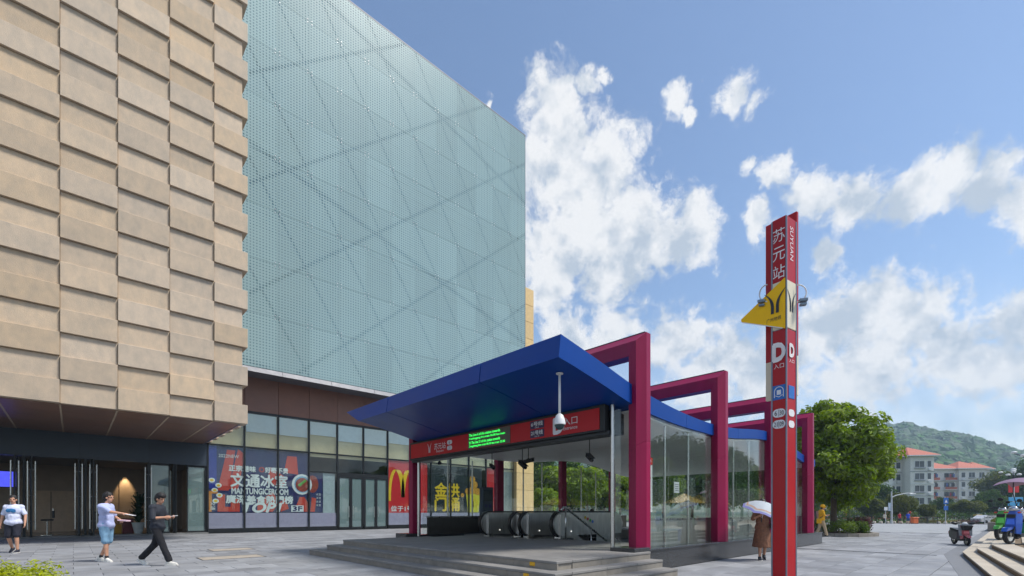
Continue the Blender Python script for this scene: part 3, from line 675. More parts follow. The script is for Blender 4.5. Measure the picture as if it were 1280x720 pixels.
MB().box(21.35, 27.1, PYW, PYW + .01, 1.24, 5.2).build('sheet', m_black2, t)
text('金拱', m_yel, t, (23.3, y1 - .004, 3.15), PX, PZ, w=2.5, h=1.15, bold=.03); text('门桶', m_yel, t, (23.3, y1 - .004, 1.95), PX, PZ, w=2.5, h=1.15, bold=.03)
poly_flat([(25.3, 2.9), (26.9, 2.9), (26.7, 1.25), (25.5, 1.25)], mat('bucket_yellow', srgb(225, 205, 60), .45), t, 'printed_bucket', y1 - .004); arches(26.1, 1.6, .9, .9, m_yel, t, y1 - .009, 'printed_arch')
m_fried = mat('fried_gold', srgb(205, 140, 40), .5, var=.4, scale=6)
for (x, z, r) in ((25.5, 3.1, .32), (26.0, 3.2, .4), (26.6, 3.1, .35), (26.2, 3.7, .4), (26.0, 4.2, .33), (24.9, 2.75, .2)): MB().ell((x, y1 - .012, z), (r, .005, r * .9)).build('printed_food', m_fried, t)
t = thing('narrow_red_poster', 'plain red window strip right of the yellow bucket poster', 'poster', (28, PYW, .9)); MB().box(27.6, 28.6, PYW, PYW + .01, .3, 5.3).build('sheet', m_red, t)
t = thing('window_curtain', 'pale pleated curtain in the last shop window by the stone end', 'curtain', (30.2, FY + .3, .3))
b = MB(); n = 40
b.loft([[V((29.3 + 1.9 * k / n, FY + .3 + .05 * math.sin(k * 1.9), z)) for k in range(n)] + [V((29.3 + 1.9 * k / n, FY + .32 + .05 * math.sin(k * 1.9), z)) for k in range(n - 1, -1, -1)] for z in (.3, 5.2)])
b.build('fabric', mat('curtain', srgb(200, 198, 196), .8), t)

# ================================================================ STATION ENTRANCE
m_mag = mat('magenta_metal', srgb(142, 10, 66), .42, var=.13, scale=1.2, coat=.05, spec=.3, streak=(3, 3, .4))
m_magd = mat('maroon_metal', srgb(92, 18, 44), .38, var=.06, coat=.2)
m_blue = mat('blue_metal', (.0005, .050, .28), .42, var=.05, scale=1.2, coat=.0, spec=.25)
m_rubber = mat('black_rubber', (.012, .012, .013), .4); m_brush = mat('brushed_steel', (.62, .61, .59), .42, metal=1, var=.12, scale=10, streak=(1, 1, .15))
m_ceil = mat('pale_ceiling', srgb(228, 228, 226), .5, var=.05)
m_plinth = mat('black_granite', (.035, .037, .04), .18, var=.3, scale=40, spec=.6)
m_step = mat('step_granite', srgb(132, 130, 127), .7, var=.14, scale=3, rnd=.07, island=True, bump=.1, bscale=120)
m_stepd = mat('step_riser', srgb(136, 130, 121), .75, var=.18, scale=4, rnd=.08)
m_eglass = glass('entrance_glass', (.94, .975, .96), .045)
PZ0 = .45                                           # platform height
EY0, EY1 = 5.62, 14.62
# --- steps and platform: courses of stone slabs
st = thing('entrance_steps', 'three grey granite steps wrapping the front and sides of the station platform', 'steps', (6, 9.5, 0))
LV = [(.45, 5.90, 5.23, 13.75), (.30, 5.55, 4.95, 14.10), (.15, 5.20, 4.62, 14.55)]
for lv, (z, xf, ya, yb) in enumerate(LV):
    MB().box(xf + .03, 8.86, ya + .03, yb - .03, 0, z - .03).build('step_core', m_stepd, st)
    n = 8
    for k in range(n):                                   # front riser + tread slabs
        a, c = ya + (yb - ya) * k / n, ya + (yb - ya) * (k + 1) / n
        MB().box(xf, xf + .42, a + .003, c - .003, z - .045, z, .006).build('tread_slab', m_step, st)
        MB().box(xf + .012, xf + .04, a + .003, c - .003, z - .15, z - .048).build('riser_slab', m_stepd, st)
    for k in range(3):                                   # right flank
        x0 = xf + .42 + (8.86 - xf - .42) * k / 3; x1 = xf + .42 + (8.86 - xf - .42) * (k + 1) / 3
        MB().box(x0 + .003, x1 - .003, ya, ya + .42, z - .045, z, .006).build('tread_slab', m_step, st); MB().box(x0 + .003, x1 - .003, ya + .012, ya + .04, z - .15, z - .048).build('riser_slab', m_stepd, st)
        MB().box(x0 + .003, x1 - .003, yb - .42, yb, z - .045, z, .006).build('tread_slab', m_step, st); MB().box(x0 + .003, x1 - .003, yb - .04, yb - .012, z - .15, z - .048).build('riser_slab', m_stepd, st)
# platform floor slabs
for i in range(3):
    for j in range(9):
        x0 = 6.32 + i * 1.56; y0 = 5.66 + j * .853
        MB().box(x0 + .003, x0 + 1.557, y0 + .003, y0 + .85, PZ0 - .04, PZ0 - .001 + random.uniform(-.001, .001)).build('floor_slab', m_step, st)
for (x, y, z, lb) in ((5.912, 5.75, .36, 'yellow step marker under the top step edge'), (5.562, 5.55, .21, 'yellow step marker under the middle step edge')):
    tag(MB().box(x - .012, x + .01, y, y + .13, z - .03, z + .04, .008).build('step_marker', mat('marker_yellow', srgb(225, 170, 20), .5)), lb, 'step marker')

ent = thing('station_entrance', 'metro entrance pavilion with magenta portal frames and a wavy blue roof', 'station entrance', (14.5, 10.1, 0))
# floor round the stairwell
MB().box(10.9, 22.3, 5.45, 6.3, 0, PZ0).build('side_floor', m_step, ent); MB().box(10.9, 22.3, 13.3, 14.7, 0, PZ0).build('side_floor', m_step, ent); MB().box(19.5, 22.3, 6.3, 13.3, 0, PZ0).build('end_floor', m_step, ent)
b = MB().box(10.98, 19.5, 6.3, 13.3, -3.2, -3.1); b.build('stairwell_floor', m_dark, ent)
# plinths
def plinth(y0, y1):
    n = 10; x0 = 8.5
    for k in range(n):
        a = x0 + 13.9 * k / n; c = x0 + 13.9 * (k + 1) / n
        MB().box(a + .002, c - .002, y0, y1, 0, .43).build('plinth_block', m_plinth, ent)
        MB().box(a + .002, c - .002, y0 - .03, y1, .432, .475, .008).build('plinth_cap', m_plinth, ent)
plinth(5.42, 5.75); plinth(14.35, 14.75)
MB().box(8.35, 8.95, 5.30, 5.9, .44, .53, .01).build('post_base', m_plinth, ent); MB().box(8.35, 8.95, 14.3, 15.0, .1, .53, .01).build('post_base', m_plinth, ent)
# roof line (top edge) along X
ROOF = [(6.45, 4.50), (7.6, 4.27), (8.9, 3.99), (10.6, 3.77), (12.4, 3.67), (14.0, 3.72), (16.2, 3.92), (17.6, 3.92), (19.2, 3.72), (20.6, 3.50), (22.2, 3.42)]
THK = [(6.45, .43), (9.2, .42), (12, .30), (22.2, .28)]
rtop = lambda x: catmull(ROOF, x)
rbot = lambda x: rtop(x) - interp(THK, x)
XS = [6.45 + i * .35 for i in range(46)]
def roof_panel(x0, x1, y0, y1, yb1):
    xs = [x0] + [x for x in XS if x0 + .05 < x < x1 - .05] + [x1]; b = MB()
    secs = []
    for x in xs:
        fx = x + (-.06 if x <= 6.46 else 0)
        secs.append([V((x, y0, rtop(x))), V((x, y1, rtop(x))), V((fx, yb1, rbot(x))), V((fx, y0, rbot(x)))])
    b.loft(secs); return b.build('roof_panel', m_blue, ent, smooth='auto')
for (xa, xb) in ((6.45, 8.98), (8.99, 11.2), (11.21, 14.4), (14.41, 17.6), (17.61, 20.8), (20.81, 22.2)):
    for (ya, yb, y3) in ((EY0, 7.885, 7.885), (7.91, 11.985, 11.985), (12.01, 14.75, 13.75)): roof_panel(xa, xb, ya, yb, y3)
# inner ceiling
for (xa, xb) in ((9.0, 12.1), (12.13, 15.2), (15.23, 18.3), (18.33, 21.9)):
    xs = [xa + (xb - xa) * i / 8 for i in range(9)]
    MB().loft([[V((x, EY0 + .12, rbot(x) - .02)), V((x, 13.9, rbot(x) - .02)), V((x, 13.9, rbot(x) - .06)), V((x, EY0 + .12, rbot(x) - .06))] for x in xs]).build('ceiling_panel', m_ceil, ent, smooth='auto')
# portal frames: mitred chevron section swept up, across and down
SEC = [(0, .20), (.13, .0), (.33, .03), (.33, .36), (0, .36)]
FX = [8.74, 12.74, 16.75, 20.75]
FT, FYR, FYL = 5.12, 5.38, 14.88
for fx in FX:
    fr = []
    br = [V((fx + x, FYR + i, .476)) for i, x in SEC]; tr = [V((fx + x, FYR + i, FT - i * 1.45)) for i, x in SEC]
    tl = [V((fx + x, FYL - i, FT - i * 1.45)) for i, x in SEC]; bl = [V((fx + x, FYL - i, .476)) for i, x in SEC]
    for nm, a, c in (('frame_post', br, tr), ('frame_beam', tr, tl), ('frame_post', tl, bl)):
        n_ = 3 if nm == 'frame_beam' else 2           # clad in lengths with open joints
        for k in range(n_):
            g0 = .0006 if k else 0; g1 = .0006 if k < n_ - 1 else 0
            s0_ = [p.lerp(q_, k / n_ + g0) for p, q_ in zip(a, c)]; s1_ = [p.lerp(q_, (k + 1) / n_ - g1) for p, q_ in zip(a, c)]
            MB().loft([s0_, s1_]).build(nm, m_mag, ent)
# top cap strips seen as thin dark lines on the beams
    MB().box(fx + .21, fx + .35, FYR + .05, FYL - .05, FT + .002, FT + .03).build('frame_flashing', m_dark, ent)
MB().box(7.0, 7.2, 7.5, 9.2, rtop(7.1) + .02, rtop(7.1) + .05).build('roof_flashing', m_dark, ent)
# side glass, bay by bay, three panes each, tops cut to the roof line
for side, gy in (('r', 5.66), ('l', 14.60)):
    for bi in range(4):
        x0 = (FX[bi] + .46) if bi < 4 else 0; x1 = FX[bi + 1] if bi < 3 else 22.1
        n = 3 if bi < 3 else 1
        for k in range(n):
            a = x0 + (x1 - x0) * k / n + .008; c = x0 + (x1 - x0) * (k + 1) / n - .008; z0 = .478
            MB().prism([(a, z0), (c, z0), (c, rbot(c) - .02), ((a + c) / 2, rbot((a + c) / 2) - .02), (a, rbot(a) - .02)], lambda p, q, s: (p, s, q), gy - .008, gy + .008).build('glass_pane', m_eglass, ent)
            if k: MB().tube([(a - .008, gy + .1, z0), (a - .008, gy + .1, rbot(a) - .08)], .03, 8).build('glass_post', m_steel, ent, smooth='auto')
    # steel kick band behind the glass
    yb = gy + .12 if side == 'r' else gy - .2
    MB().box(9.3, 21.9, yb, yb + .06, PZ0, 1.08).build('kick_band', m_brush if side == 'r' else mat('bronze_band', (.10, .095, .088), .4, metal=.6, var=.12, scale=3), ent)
    MB().box(9.28, 21.92, yb - .02, yb + .08, 1.08, 1.13, .01).build('kick_rail', m_steel, ent)
# end glass
for k in range(5):
    a = 5.9 + k * 1.72; MB().box(22.0, 22.016, a + .01, a + 1.71, .48, rbot(22) - .02).build('glass_pane', m_eglass, ent)
# front guide columns, side light, shutter box
for y in (6.02, 13.92):
    MB().tube([(8.62, y, PZ0), (8.62, y, rbot(8.62))], .045, 12).build('front_column', m_steel, ent, smooth='auto')
MB().box(8.60, 8.616, 5.80, 5.97, PZ0, 3.5).build('side_light', m_eglass, ent)
MB().box(8.68, 9.1, 6.05, 14.3, 3.02, rbot(9.1) - .02).build('shutter_box', m_dark, ent)
MB().box(8.52, 8.66, 6.05, 14.2, 2.97, 3.06).build('door_track', m_dark, ent)
# --- sign box over the doorway
sg = thing('station_sign', 'long red illuminated station sign with green message display over the doorway', 'sign', (8.55, 10.1, 3.06))
m_signred = mat('sign_red', (.50, .008, .014), .4, var=.03, spec=.3)
MB().box(8.46, 8.64, 6.12, 14.22, 3.04, 3.64, .015).build('housing', m_frame, sg)
MB().box(8.445, 8.46, 6.25, 14.12, 3.10, 3.57).build('red_face', m_signred, sg)
SXR = V((0, -1, 0)); xs_ = 8.444
yp = lambda px: px2w(px, 540, X=8.444).y
MB().box(8.435, 8.445, yp(638), yp(585.5), 3.11, 3.56).build('display', mat('display_grey', srgb(95, 90, 80), .5, var=.1), sg)
m_led = mat('led_green', (.05, .75, .12), .5, emit=.6)
for k, s in enumerate(('The Line 6 of this station towards', 'Xunfenggang first train 06:00 last train', '21 The Line 21 of this station towards', 'Zengcheng first train 06:30 last train 22:30')):
    text(s, m_led, sg, (8.434, yp(587), 3.50 - k * .108), SXR, PZ, w=(1.55 if k % 2 else 1.35), h=.075, bold=.01, align='l')
text('苏元站', m_white, sg, (xs_, yp(550), 3.36), SXR, PZ, w=.62, h=.2); text('Suyuan', m_white, sg, (xs_, yp(550), 3.2), SXR, PZ, w=.4, h=.09)
def metro_logo(c, right, up, w, h, m, parent):
    """two strokes that rise and fork apart"""
    right = V(right).normalized(); up = V(up).normalized(); nrm = right.cross(up); b = MB()
    for s in (-1, 1):
        L = []; Rr = []
        for k in range(9):
            tt = k / 8; zz = -h / 2 + h * tt; xo = .055 * w + (.42 * w * max(0, (tt - .35) / .65) ** 2.0); wd = .17 * w
            L.append(V(c) + right * (s * xo) + up * zz); Rr.append(V(c) + right * (s * (xo + wd)) + up * (zz + (.10 * h * tt if tt > .6 else 0)))
        for a, b2, c2, d in zip(L, L[1:], Rr[1:], Rr): b.add([a + nrm * .004, d + nrm * .004, c2 + nrm * .004, b2 + nrm * .004], [(0, 1, 2, 3)])
        b.build('logo_stroke', m, parent); b = MB()
metro_logo((xs_ - .003, yp(537), 3.34), SXR, PZ, .2, .28, m_white, sg)
def pill(c, right, up, w, h, m, parent, name='badge', d=.004):
    right = V(right).normalized(); up = V(up).normalized(); nrm = right.cross(up); r = h / 2; pts = []
    for k in range(9): a = -math.pi / 2 + math.pi * k / 8; pts.append((w / 2 - r + r * math.cos(a), r * math.sin(a)))
    for k in range(9): a = math.pi / 2 + math.pi * k / 8; pts.append((-w / 2 + r + r * math.cos(a), r * math.sin(a)))
    return MB().prism(pts, lambda p, q, s: V(c) + right * p + up * q + nrm * s, 0, d).build(name, m, parent)
for k, s in enumerate(('6', '21')):
    pill((xs_, yp(562), 3.42 - k * .17), SXR, PZ, .26, .13, m_white, sg); text(s, m_navy, sg, (xs_ - .006, yp(562), 3.42 - k * .17), SXR, PZ, h=.09)
    yy = yp(671.5); MB().box(xs_ - .004, xs_, yy - .24, yy + .24, 3.36 - k * .22, 3.55 - k * .22).build('line_badge', mat('badge_navy', srgb(52, 26, 74), .4), sg)
    text(s + '号线', m_white, sg, (xs_ - .006, yy, 3.475 - k * .22), SXR, PZ, w=.40, h=.11, bold=.02); text('Line ' + s, m_white, sg, (xs_ - .006, yy, 3.39 - k * .22), SXR, PZ, h=.04)
text('D', m_white, sg, (xs_, yp(698), 3.33), SXR, PZ, h=.36, w=.30, bold=.04); text('入口', m_white, sg, (xs_, yp(713), 3.40), SXR, PZ, w=.42, h=.18); text('Entrance', m_white, sg, (xs_, yp(713), 3.24), SXR, PZ, w=.42, h=.08)
# --- dome camera hanging from the canopy
m_wplast = mat('white_plastic', srgb(222, 224, 226), .4, var=.03)
py_ = px2w(699.5, 500, X=6.9).y; dc = thing('dome_camera', 'white dome security camera hanging on a long pole under the canopy', 'camera', (6.9, py_, 2.6))
zt_ = rbot(6.9); zc = px2w(699.5, 528, X=6.9).z
MB().tube([(6.9, py_, zt_), (6.9, py_, zc + .14)], .025, 10).build('pole', m_wplast, dc, smooth=True)
MB().lathe([(.03, .17), (.07, .14), (.105, .05), (.115, -.04), (.10, -.05)][::-1], (6.9, py_, zc), 20).build('housing', m_wplast, dc, smooth='auto')
MB().lathe([(.098, -.04), (.095, -.07), (.07, -.115), (.03, -.14), (.005, -.143)][::-1], (6.9, py_, zc), 20).build('dome', mat('smoked_dome', (.02, .05, .06), .08), dc, smooth=True)
MB().lathe([(.07, 0), (.07, .02)], (6.9, py_, zt_ - .03), 16).build('mount', m_wplast, dc)
def bullet(px, pyy, X, aim, label, drop=.45, sc=1):
    p = px2w(px, pyy, X=X); t = thing('bullet_camera', label, 'camera', p, group='security cameras under the entrance ceiling')
    MB().tube([p + V((0, 0, .06)), (p.x, p.y, rbot(min(max(p.x, 6.5), 22)) - .05)], .012, 8).build('drop_rod', m_dark, t)
    a = V(aim).normalized(); s = a.cross(PZ).normalized(); u = s.cross(a)
    MB().obox(p, a * .16 * sc, s * .05 * sc, u * .045 * sc, .02).build('body', m_dark, t); MB().obox(p + a * .02 + u * .055 * sc, a * .18 * sc, s * .06 * sc, u * .006, .003).build('sun_shield', m_dark, t)
    MB().tube([p + a * .16 * sc, p + a * .18 * sc], .04 * sc, 10).build('lens', mat('lens', (.01, .01, .012), .05), t)
    MB().obox(p + u * .03, a * .03, s * .03, V((0, 0, .05))).build('bracket', m_dark, t)
bullet(615, 583.5, 10.2, (-.3, -1, -.5), 'bullet camera hung nearest the maroon post inside the entrance'); bullet(653, 581, 9.8, (-.2, -1, -.6), 'larger bullet camera of the pair in mid doorway', sc=1.2); bullet(660.5, 576.5, 9.9, (.4, -1, .2), 'smaller bullet camera tilted up beside its pair'); bullet(737, 572, 9.6, (-.6, -1, -.6), 'bullet camera hung alone at the right of the doorway', sc=1.1)
p = px2w(549.5, 578, X=9.4); t = thing('ceiling_lamp', 'small dark pendant at the left end of the doorway', 'lamp', p); MB().tube([p, (p.x, p.y, rbot(9.4))], .01, 6).build('rod', m_dark, t); MB().lathe([(.06, -.08), (.07, 0), (.02, .06)], p, 12).build('shade', m_dark, t, smooth='auto')

# --- escalators: stainless balustrades with black handrail loops

def balustrade(y, x0, x1, label, grp, down):
    t = thing('escalator_balustrade', label, 'balustrade', (x0, y, PZ0), group=grp)
    zc = PZ0 + .45; rr = .36; n = 14
    out = [(x0 + rr + rr * math.cos(R(90 + 180 * k / n)), zc + rr * math.sin(R(90 + 180 * k / n))) for k in range(n + 1)]
    if down: tail = [(x1, zc - rr - .1), (x1 + 3.5, zc - rr - 2.1), (x1 + 3.5, zc + rr - 2.1), (x1, zc + rr)]
    else: tail = [(x1, zc - rr), (x1 + .35, zc - rr), (x1 + .45, zc), (x1 + .32, zc + rr * .7), (x1, zc + rr)]
    poly = out + tail
    MB().prism(poly, lambda p, q, s: (p, s, q), y - .10, y + .10).build('side_panel', m_brush, t)
    # bulged cover between the decks
    MB().prism([(x0 + .25, zc - rr), (x1, zc - rr), (x1, zc + rr * .82), (x0 + .25, zc + rr * .82)], lambda p, q, s: (p, s, q), y - .16, y - .101).build('skirt_panel', m_brush, t)
    path = [V((x1, y, zc + rr + .03))] + [V((x0 + rr + (rr + .03) * math.cos(R(90 + 170 * k / n)), y, zc + (rr + .03) * math.sin(R(90 + 170 * k / n)))) for k in range(n + 1)]
    path = [V((x1 + 3.5, y, zc + rr - 2.07)) if down else V((x1 + .3, y, zc + rr * .7))] + path
    b = MB()
    secs = []
    for i, p in enumerate(path):
        tg = (path[min(i + 1, len(path) - 1)] - path[max(0, i - 1)]).normalized(); nn = V((-tg.z, 0, tg.x)); yv = V((0, 1, 0))
        secs.append([p + nn * .025 + yv * .055, p + nn * .025 - yv * .055, p - nn * .025 - yv * .05, p - nn * .025 + yv * .05])
    b.loft(secs); b.build('handrail', m_rubber, t, smooth='auto')
    MB().box(x0 + .28, x0 + .52, y - .12, y + .12, PZ0, PZ0 + .12).build('foot', m_steel, t)
    MB().tube([(x0 + .75, y - .165, PZ0 + .22), (x0 + .75, y - .175, PZ0 + .22)], .022, 8).build('indicator', mat('indicator_white', (.8, .8, .75), .4, emit=.5), t)
    return t
g_ = 'escalator balustrades in the entrance'
balustrade(12.25, 9.95, 13.6, 'steel escalator balustrade farthest left in the entrance', g_, True); balustrade(11.15, 10.3, 13.8, 'steel escalator balustrade second from the left', g_, True)
balustrade(10.85, 10.45, 13.9, 'steel escalator balustrade third from the left, close beside the second', g_, True); balustrade(9.75, 10.75, 14.0, 'long steel balustrade behind the sloping stair handrail', g_, False)
for (y0, y1, lb) in ((11.25, 12.15, 'left'), (9.85, 10.75, 'right')):
    t = thing('escalator', 'escalator steps between the %s pair of steel balustrades' % lb, 'escalator', (10.9, y0, PZ0))
    MB().box(10.2, 11.6, y0 + .06, y1 - .06, PZ0 - .002, PZ0 + .004).build('landing_plate', m_steel, t)
    for k in range(10):
        MB().box(11.6 + k * .4, 12.0 + k * .4, y0 + .06, y1 - .06, PZ0 - .2 - k * .2, PZ0 - .03 - k * .2).build('tread', m_dark, t)
t = thing('stair_handrail', 'sloping steel handrail going down beside the escalators', 'handrail', (10.9, 9.35, PZ0))
b = MB(); b.tube([(10.75, 9.35, 1.33), (10.85, 9.35, 1.42), (10.95, 9.35, 1.42), (13.6, 9.35, .02)], .035, 10); b.build('rail', m_steel, t, smooth=True)
for x in (10.95, 12.2): MB().tube([(x, 9.35, PZ0 if x < 11 else -.3), (x, 9.35, 1.4 - (x - 10.95) * .53)], .025, 8).build('baluster', m_steel, t, smooth=True)
MB().box(11.05, 13.4, 9.30, 9.34, PZ0, PZ0 + .005).build('shoe', m_steel, t)
t = thing('station_stairs', 'stairs going down inside the entrance beside the handrail', 'stairs', (11, 7.8, PZ0))
for k in range(12): MB().box(11 + k * .3, 11.3 + k * .3, 6.35, 9.2, -.8 - k * .15, PZ0 - .15 - k * .15).build('tread', m_step, t)
# coloured disc sticker on the balustrade glass
t = thing('safety_sticker', 'row of coloured discs on the steel balustrade by the stair rail', 'sticker', (12.6, 9.6, 1.0))
for k, c in enumerate(((.7, .5, .05), (.6, .1, .08), (.1, .45, .1), (.08, .2, .6))): MB().lathe([(.05, 0), (.05, .006)], (12.2 + k * .13, 9.575, 1.1 - k * .045), 14, 'y').build('disc', mat('disc%d' % k, c, .4), t)
# info totem and notice board
p = px2w(608, 620, Y=14.1); t = thing('information_kiosk', 'slim dark blue information kiosk by the far glass wall', 'kiosk', (p.x, p.y, PZ0))
m_kio = mat('kiosk_blue', srgb(48, 66, 84), .4, var=.05)
MB().box(p.x - .28, p.x + .28, p.y - .1, p.y + .1, PZ0 + .6, 2.25, .02).build('casing', m_kio, t); MB().box(p.x - .15, p.x + .15, p.y - .06, p.y + .06, PZ0, PZ0 + .6).build('stand', m_dark, t)
MB().box(p.x - .22, p.x + .22, p.y - .108, p.y - .10, 1.7, 2.15).build('screen', mat('kiosk_screen', (.03, .05, .07), .15), t)
for k in range(2): MB().box(p.x - .16 + k * .2, p.x - .04 + k * .2, p.y - .108, p.y - .10, 1.45, 1.58).build('button', m_navy, t)
for k in range(3): MB().box(p.x - .2 + k * .15, p.x - .1 + k * .15, p.y - .108, p.y - .10, 1.18, 1.28).build('button', m_fried, t)
t = thing('notice_board', 'tall white timetable notice with a red header on the side glass', 'notice board', (9.55, 5.72, 1.3))
x0, x1 = 9.35, 9.72
MB().box(x0, x1, 5.70, 5.715, 1.28, 2.52).build('sheet', m_white, t); MB().box(x0, x1, 5.694, 5.70, 2.36, 2.52).build('header', m_red, t)
m_inkg = mat('ink_grey', srgb(110, 112, 120), .6)
for k in range(17): MB().box(x0 + .05, x0 + .05 + random.uniform(.12, .28), 5.696, 5.70, 1.36 + k * .057, 1.38 + k * .057).build('text_line', m_inkg, t)
text('时刻表', m_white, t, ((x0 + x1) / 2, 5.692, 2.44), PX, PZ, w=.24, h=.08)
t = thing('glass_notice', 'small white paper notice taped inside the side glass', 'notice', (10.9, 5.72, 1.85)); MB().box(10.75, 11.0, 5.71, 5.716, 1.75, 2.02).build('sheet', m_white, t); 
for k in range(4): MB().box(10.79, 10.96, 5.706, 5.71, 1.80 + k * .05, 1.815 + k * .05).build('text_line', m_inkg, t)

# ================================================================ SIGN PYLON
m_pyl = mat('pylon_red', (.42, .006, .012), .4, var=.05, scale=1, coat=.05, spec=.3); m_pyly = mat('pylon_yellow', srgb(255, 196, 0), .45, var=.05, spec=.3); m_cream2 = mat('pylon_cream', srgb(222, 214, 190), .45, var=.05)
m_pylg = mat('pylon_grey', srgb(120, 135, 150), .35, metal=.4)
C0 = px2w(983, 640, X=8.9); C0.z = 0
ang = R(9)
ea = V((math.sin(ang), math.cos(ang), 0))     # along the left face, away to the left
eb = V((math.cos(ang), -math.sin(ang), 0))    # along the right face, away to the right
def hit(px, o, e):
    d = CF + CR * ((px - 640) / 588); # solve o + s e = t d
    det = e.x * (-d.y) - e.y * (-d.x); return ((-o.x) * (-d.y) - (-o.y) * (-d.x)) / det
WA, WB = hit(965, C0, ea), hit(995, C0, eb)
pyl = thing('sign_pylon', 'tall red station sign pylon with yellow arrow panel', 'sign pylon', C0 + ea * WA / 2 + eb * WB / 2)
ZT = px2w(983, 268, X=C0.x).z; ZY1 = px2w(984, 348, X=C0.x).z; ZY0 = px2w(984, 408.5, X=C0.x).z
def pcol(z0, z1, m, name, grow=0.0, bev=.008):
    c = C0 + ea * WA / 2 + eb * WB / 2; MB().obox(c + V((0, 0, (z0 + z1) / 2)), ea * (WA / 2 + grow), eb * (WB / 2 + grow), V((0, 0, (z1 - z0) / 2)), bev).build(name, m, pyl)
MB().obox(C0 + ea * WA / 2 + eb * WB / 2 + V((0, 0, .06)), ea * (WA / 2 + .12), eb * (WB / 2 + .12), V((0, 0, .06)), .02).build('base', m_pylg, pyl)
pcol(.1, ZT - .03, m_pylg, 'core', -.012); pcol(ZY1 - .02, ZT, m_pyl, 'upper_panel'); pcol(.12, ZY0 - .01, m_pyl, 'lower_panel'); pcol(ZY0, ZY1, m_cream2, 'middle_panel', .003)
for q in (C0, C0 + ea * WA, C0 + eb * WB):
    MB().tube([q + V((0, 0, .12)), q + V((0, 0, ZT - .02))], .014, 6).build('edge_trim', m_pylg, pyl)
# ghosted double of the pylon's left edge, built as a panel with pale foot
q0 = C0 + eb * (WB + .04)
s0, s1 = hit(957.3, q0, ea), WA - .01
ZR = px2w(960, 500, X=q0.x).z; ZG = px2w(960, 452, X=q0.x).z; ZTR = px2w(960, 279, X=q0.x).z
MB().obox(q0 + ea * (s0 / 2) + eb * .02 + V((0, 0, (ZG + ZTR) / 2)), ea * (s0 / 2), eb * .03, V((0, 0, (ZTR - ZG) / 2)), .006).build('ghost_edge', m_pyl, pyl)
MB().obox(q0 + ea * (s0 / 2) + eb * .02 + V((0, 0, (ZG + ZR) / 2)), ea * (s0 / 2), eb * .028, V((0, 0, (ZG - ZR) / 2)), .006).build('ghost_edge_foot', m_cream2, pyl)
# yellow arrow
nA = -eb; nB = -ea   # outward normals of left and right faces
tipz = px2w(927, 399, X=C0.x).z; tl = hit(926.5, C0 + nA * .02, ea)
tri = [(0.012, ZY1 + .02), (tl, tipz + .03), (tl * .985, tipz - .02), (0.012, ZY0 - .02)]
MB().prism([(p, q) for p, q in tri], lambda p, q, s: C0 + ea * p + V((0, 0, q)) + eb * s, -.03, .05).build('arrow_panel', m_pyly, pyl)
MB().prism([(0.05, ZY0 - .016), (tl * .97, tipz - .036), (tl * .97, tipz - .022), (.05, ZY0 + .0)], lambda p, q, s: C0 + ea * p + V((0, 0, q)) + eb * s, -.034, -.029).build('arrow_trim', m_white, pyl)
RA = -ea; RB = eb
mid = lambda f: C0 + ea * (WA * f) + nA * .003
zpx = lambda y: px2w(975, y, X=C0.x).z
m_wl = mat('pylon_lettering', srgb(232, 226, 226), .4)
for k, s in enumerate('苏元站'): text(s, m_wl, pyl, mid(.5) + V((0, 0, zpx(293 + k * 23))), RA, PZ, h=.235, w=.2)
text('SUYUAN', m_wl, pyl, C0 + eb * WB * .5 + nB * .003 + V((0, 0, zpx(304))), V((0, 0, -1)), eb, w=.58, h=.11)
metro_logo(C0 + ea * WA * .72 + nA * .034 + V((0, 0, zpx(377))), RA, PZ, .30, .36, m_black2, pyl); text('广州地铁', m_black2, pyl, C0 + ea * WA * .80 + nA * .031 + V((0, 0, zpx(397))), RA, PZ, w=.25, h=.07)
metro_logo(C0 + eb * WB * .5 + nB * .004 + V((0, 0, zpx(377))), RB, PZ, .26, .34, m_black2, pyl)
text('D', m_wl, pyl, mid(.5) + V((0, 0, zpx(439.5))), RA, PZ, h=.29, w=.195, bold=.05); text('入口', m_wl, pyl, mid(.5) + V((0, 0, zpx(457))), RA, PZ, w=.17, h=.08)
text('D', m_wl, pyl, C0 + eb * WB * .5 + nB * .003 + V((0, 0, zpx(438))), RB, PZ, h=.21, w=.15, bold=.05); text('入口', m_wl, pyl, C0 + eb * WB * .5 + nB * .003 + V((0, 0, zpx(451))), RB, PZ, w=.17, h=.06)
m_sblue = mat('sign_blue', srgb(30, 100, 180), .4)
zb = zpx(490); MB().obox(mid(.5) + V((0, 0, zb)), ea * .105, nA * .004, V((0, 0, .125)), .002).build('metro_badge', m_sblue, pyl)
b = MB(); cc = mid(.5) + nA * .005 + V((0, 0, zb))
def arcpts(r, z0, n=10): return [cc + RA * (r * math.cos(R(180 - 180 * k / n))) + PZ * (z0 + r * math.sin(R(180 - 180 * k / n))) for k in range(n + 1)]
a_ = [cc + RA * -.075 + PZ * -.085] + arcpts(.075, .02) + [cc + RA * .075 + PZ * -.085]; b.tube(a_, .007, 5); b.build('metro_icon', m_white, pyl)
b = MB(); b.obox(cc + PZ * .0, RA * .035, nA * .002, PZ * .04, .001).obox(cc + PZ * -.065 + RA * -.03, (RA * .03 + PZ * -.015), nA * .002, PZ * .006).obox(cc + PZ * -.065 + RA * .03, (RA * .03 + PZ * .015), nA * .002, PZ * .006); b.build('metro_icon', m_white, pyl)
MB().obox(C0 + eb * WB * .5 + nB * .004 + V((0, 0, zb)), eb * .10, nB * .004, V((0, 0, .11)), .002).build('metro_badge', m_sblue, pyl)
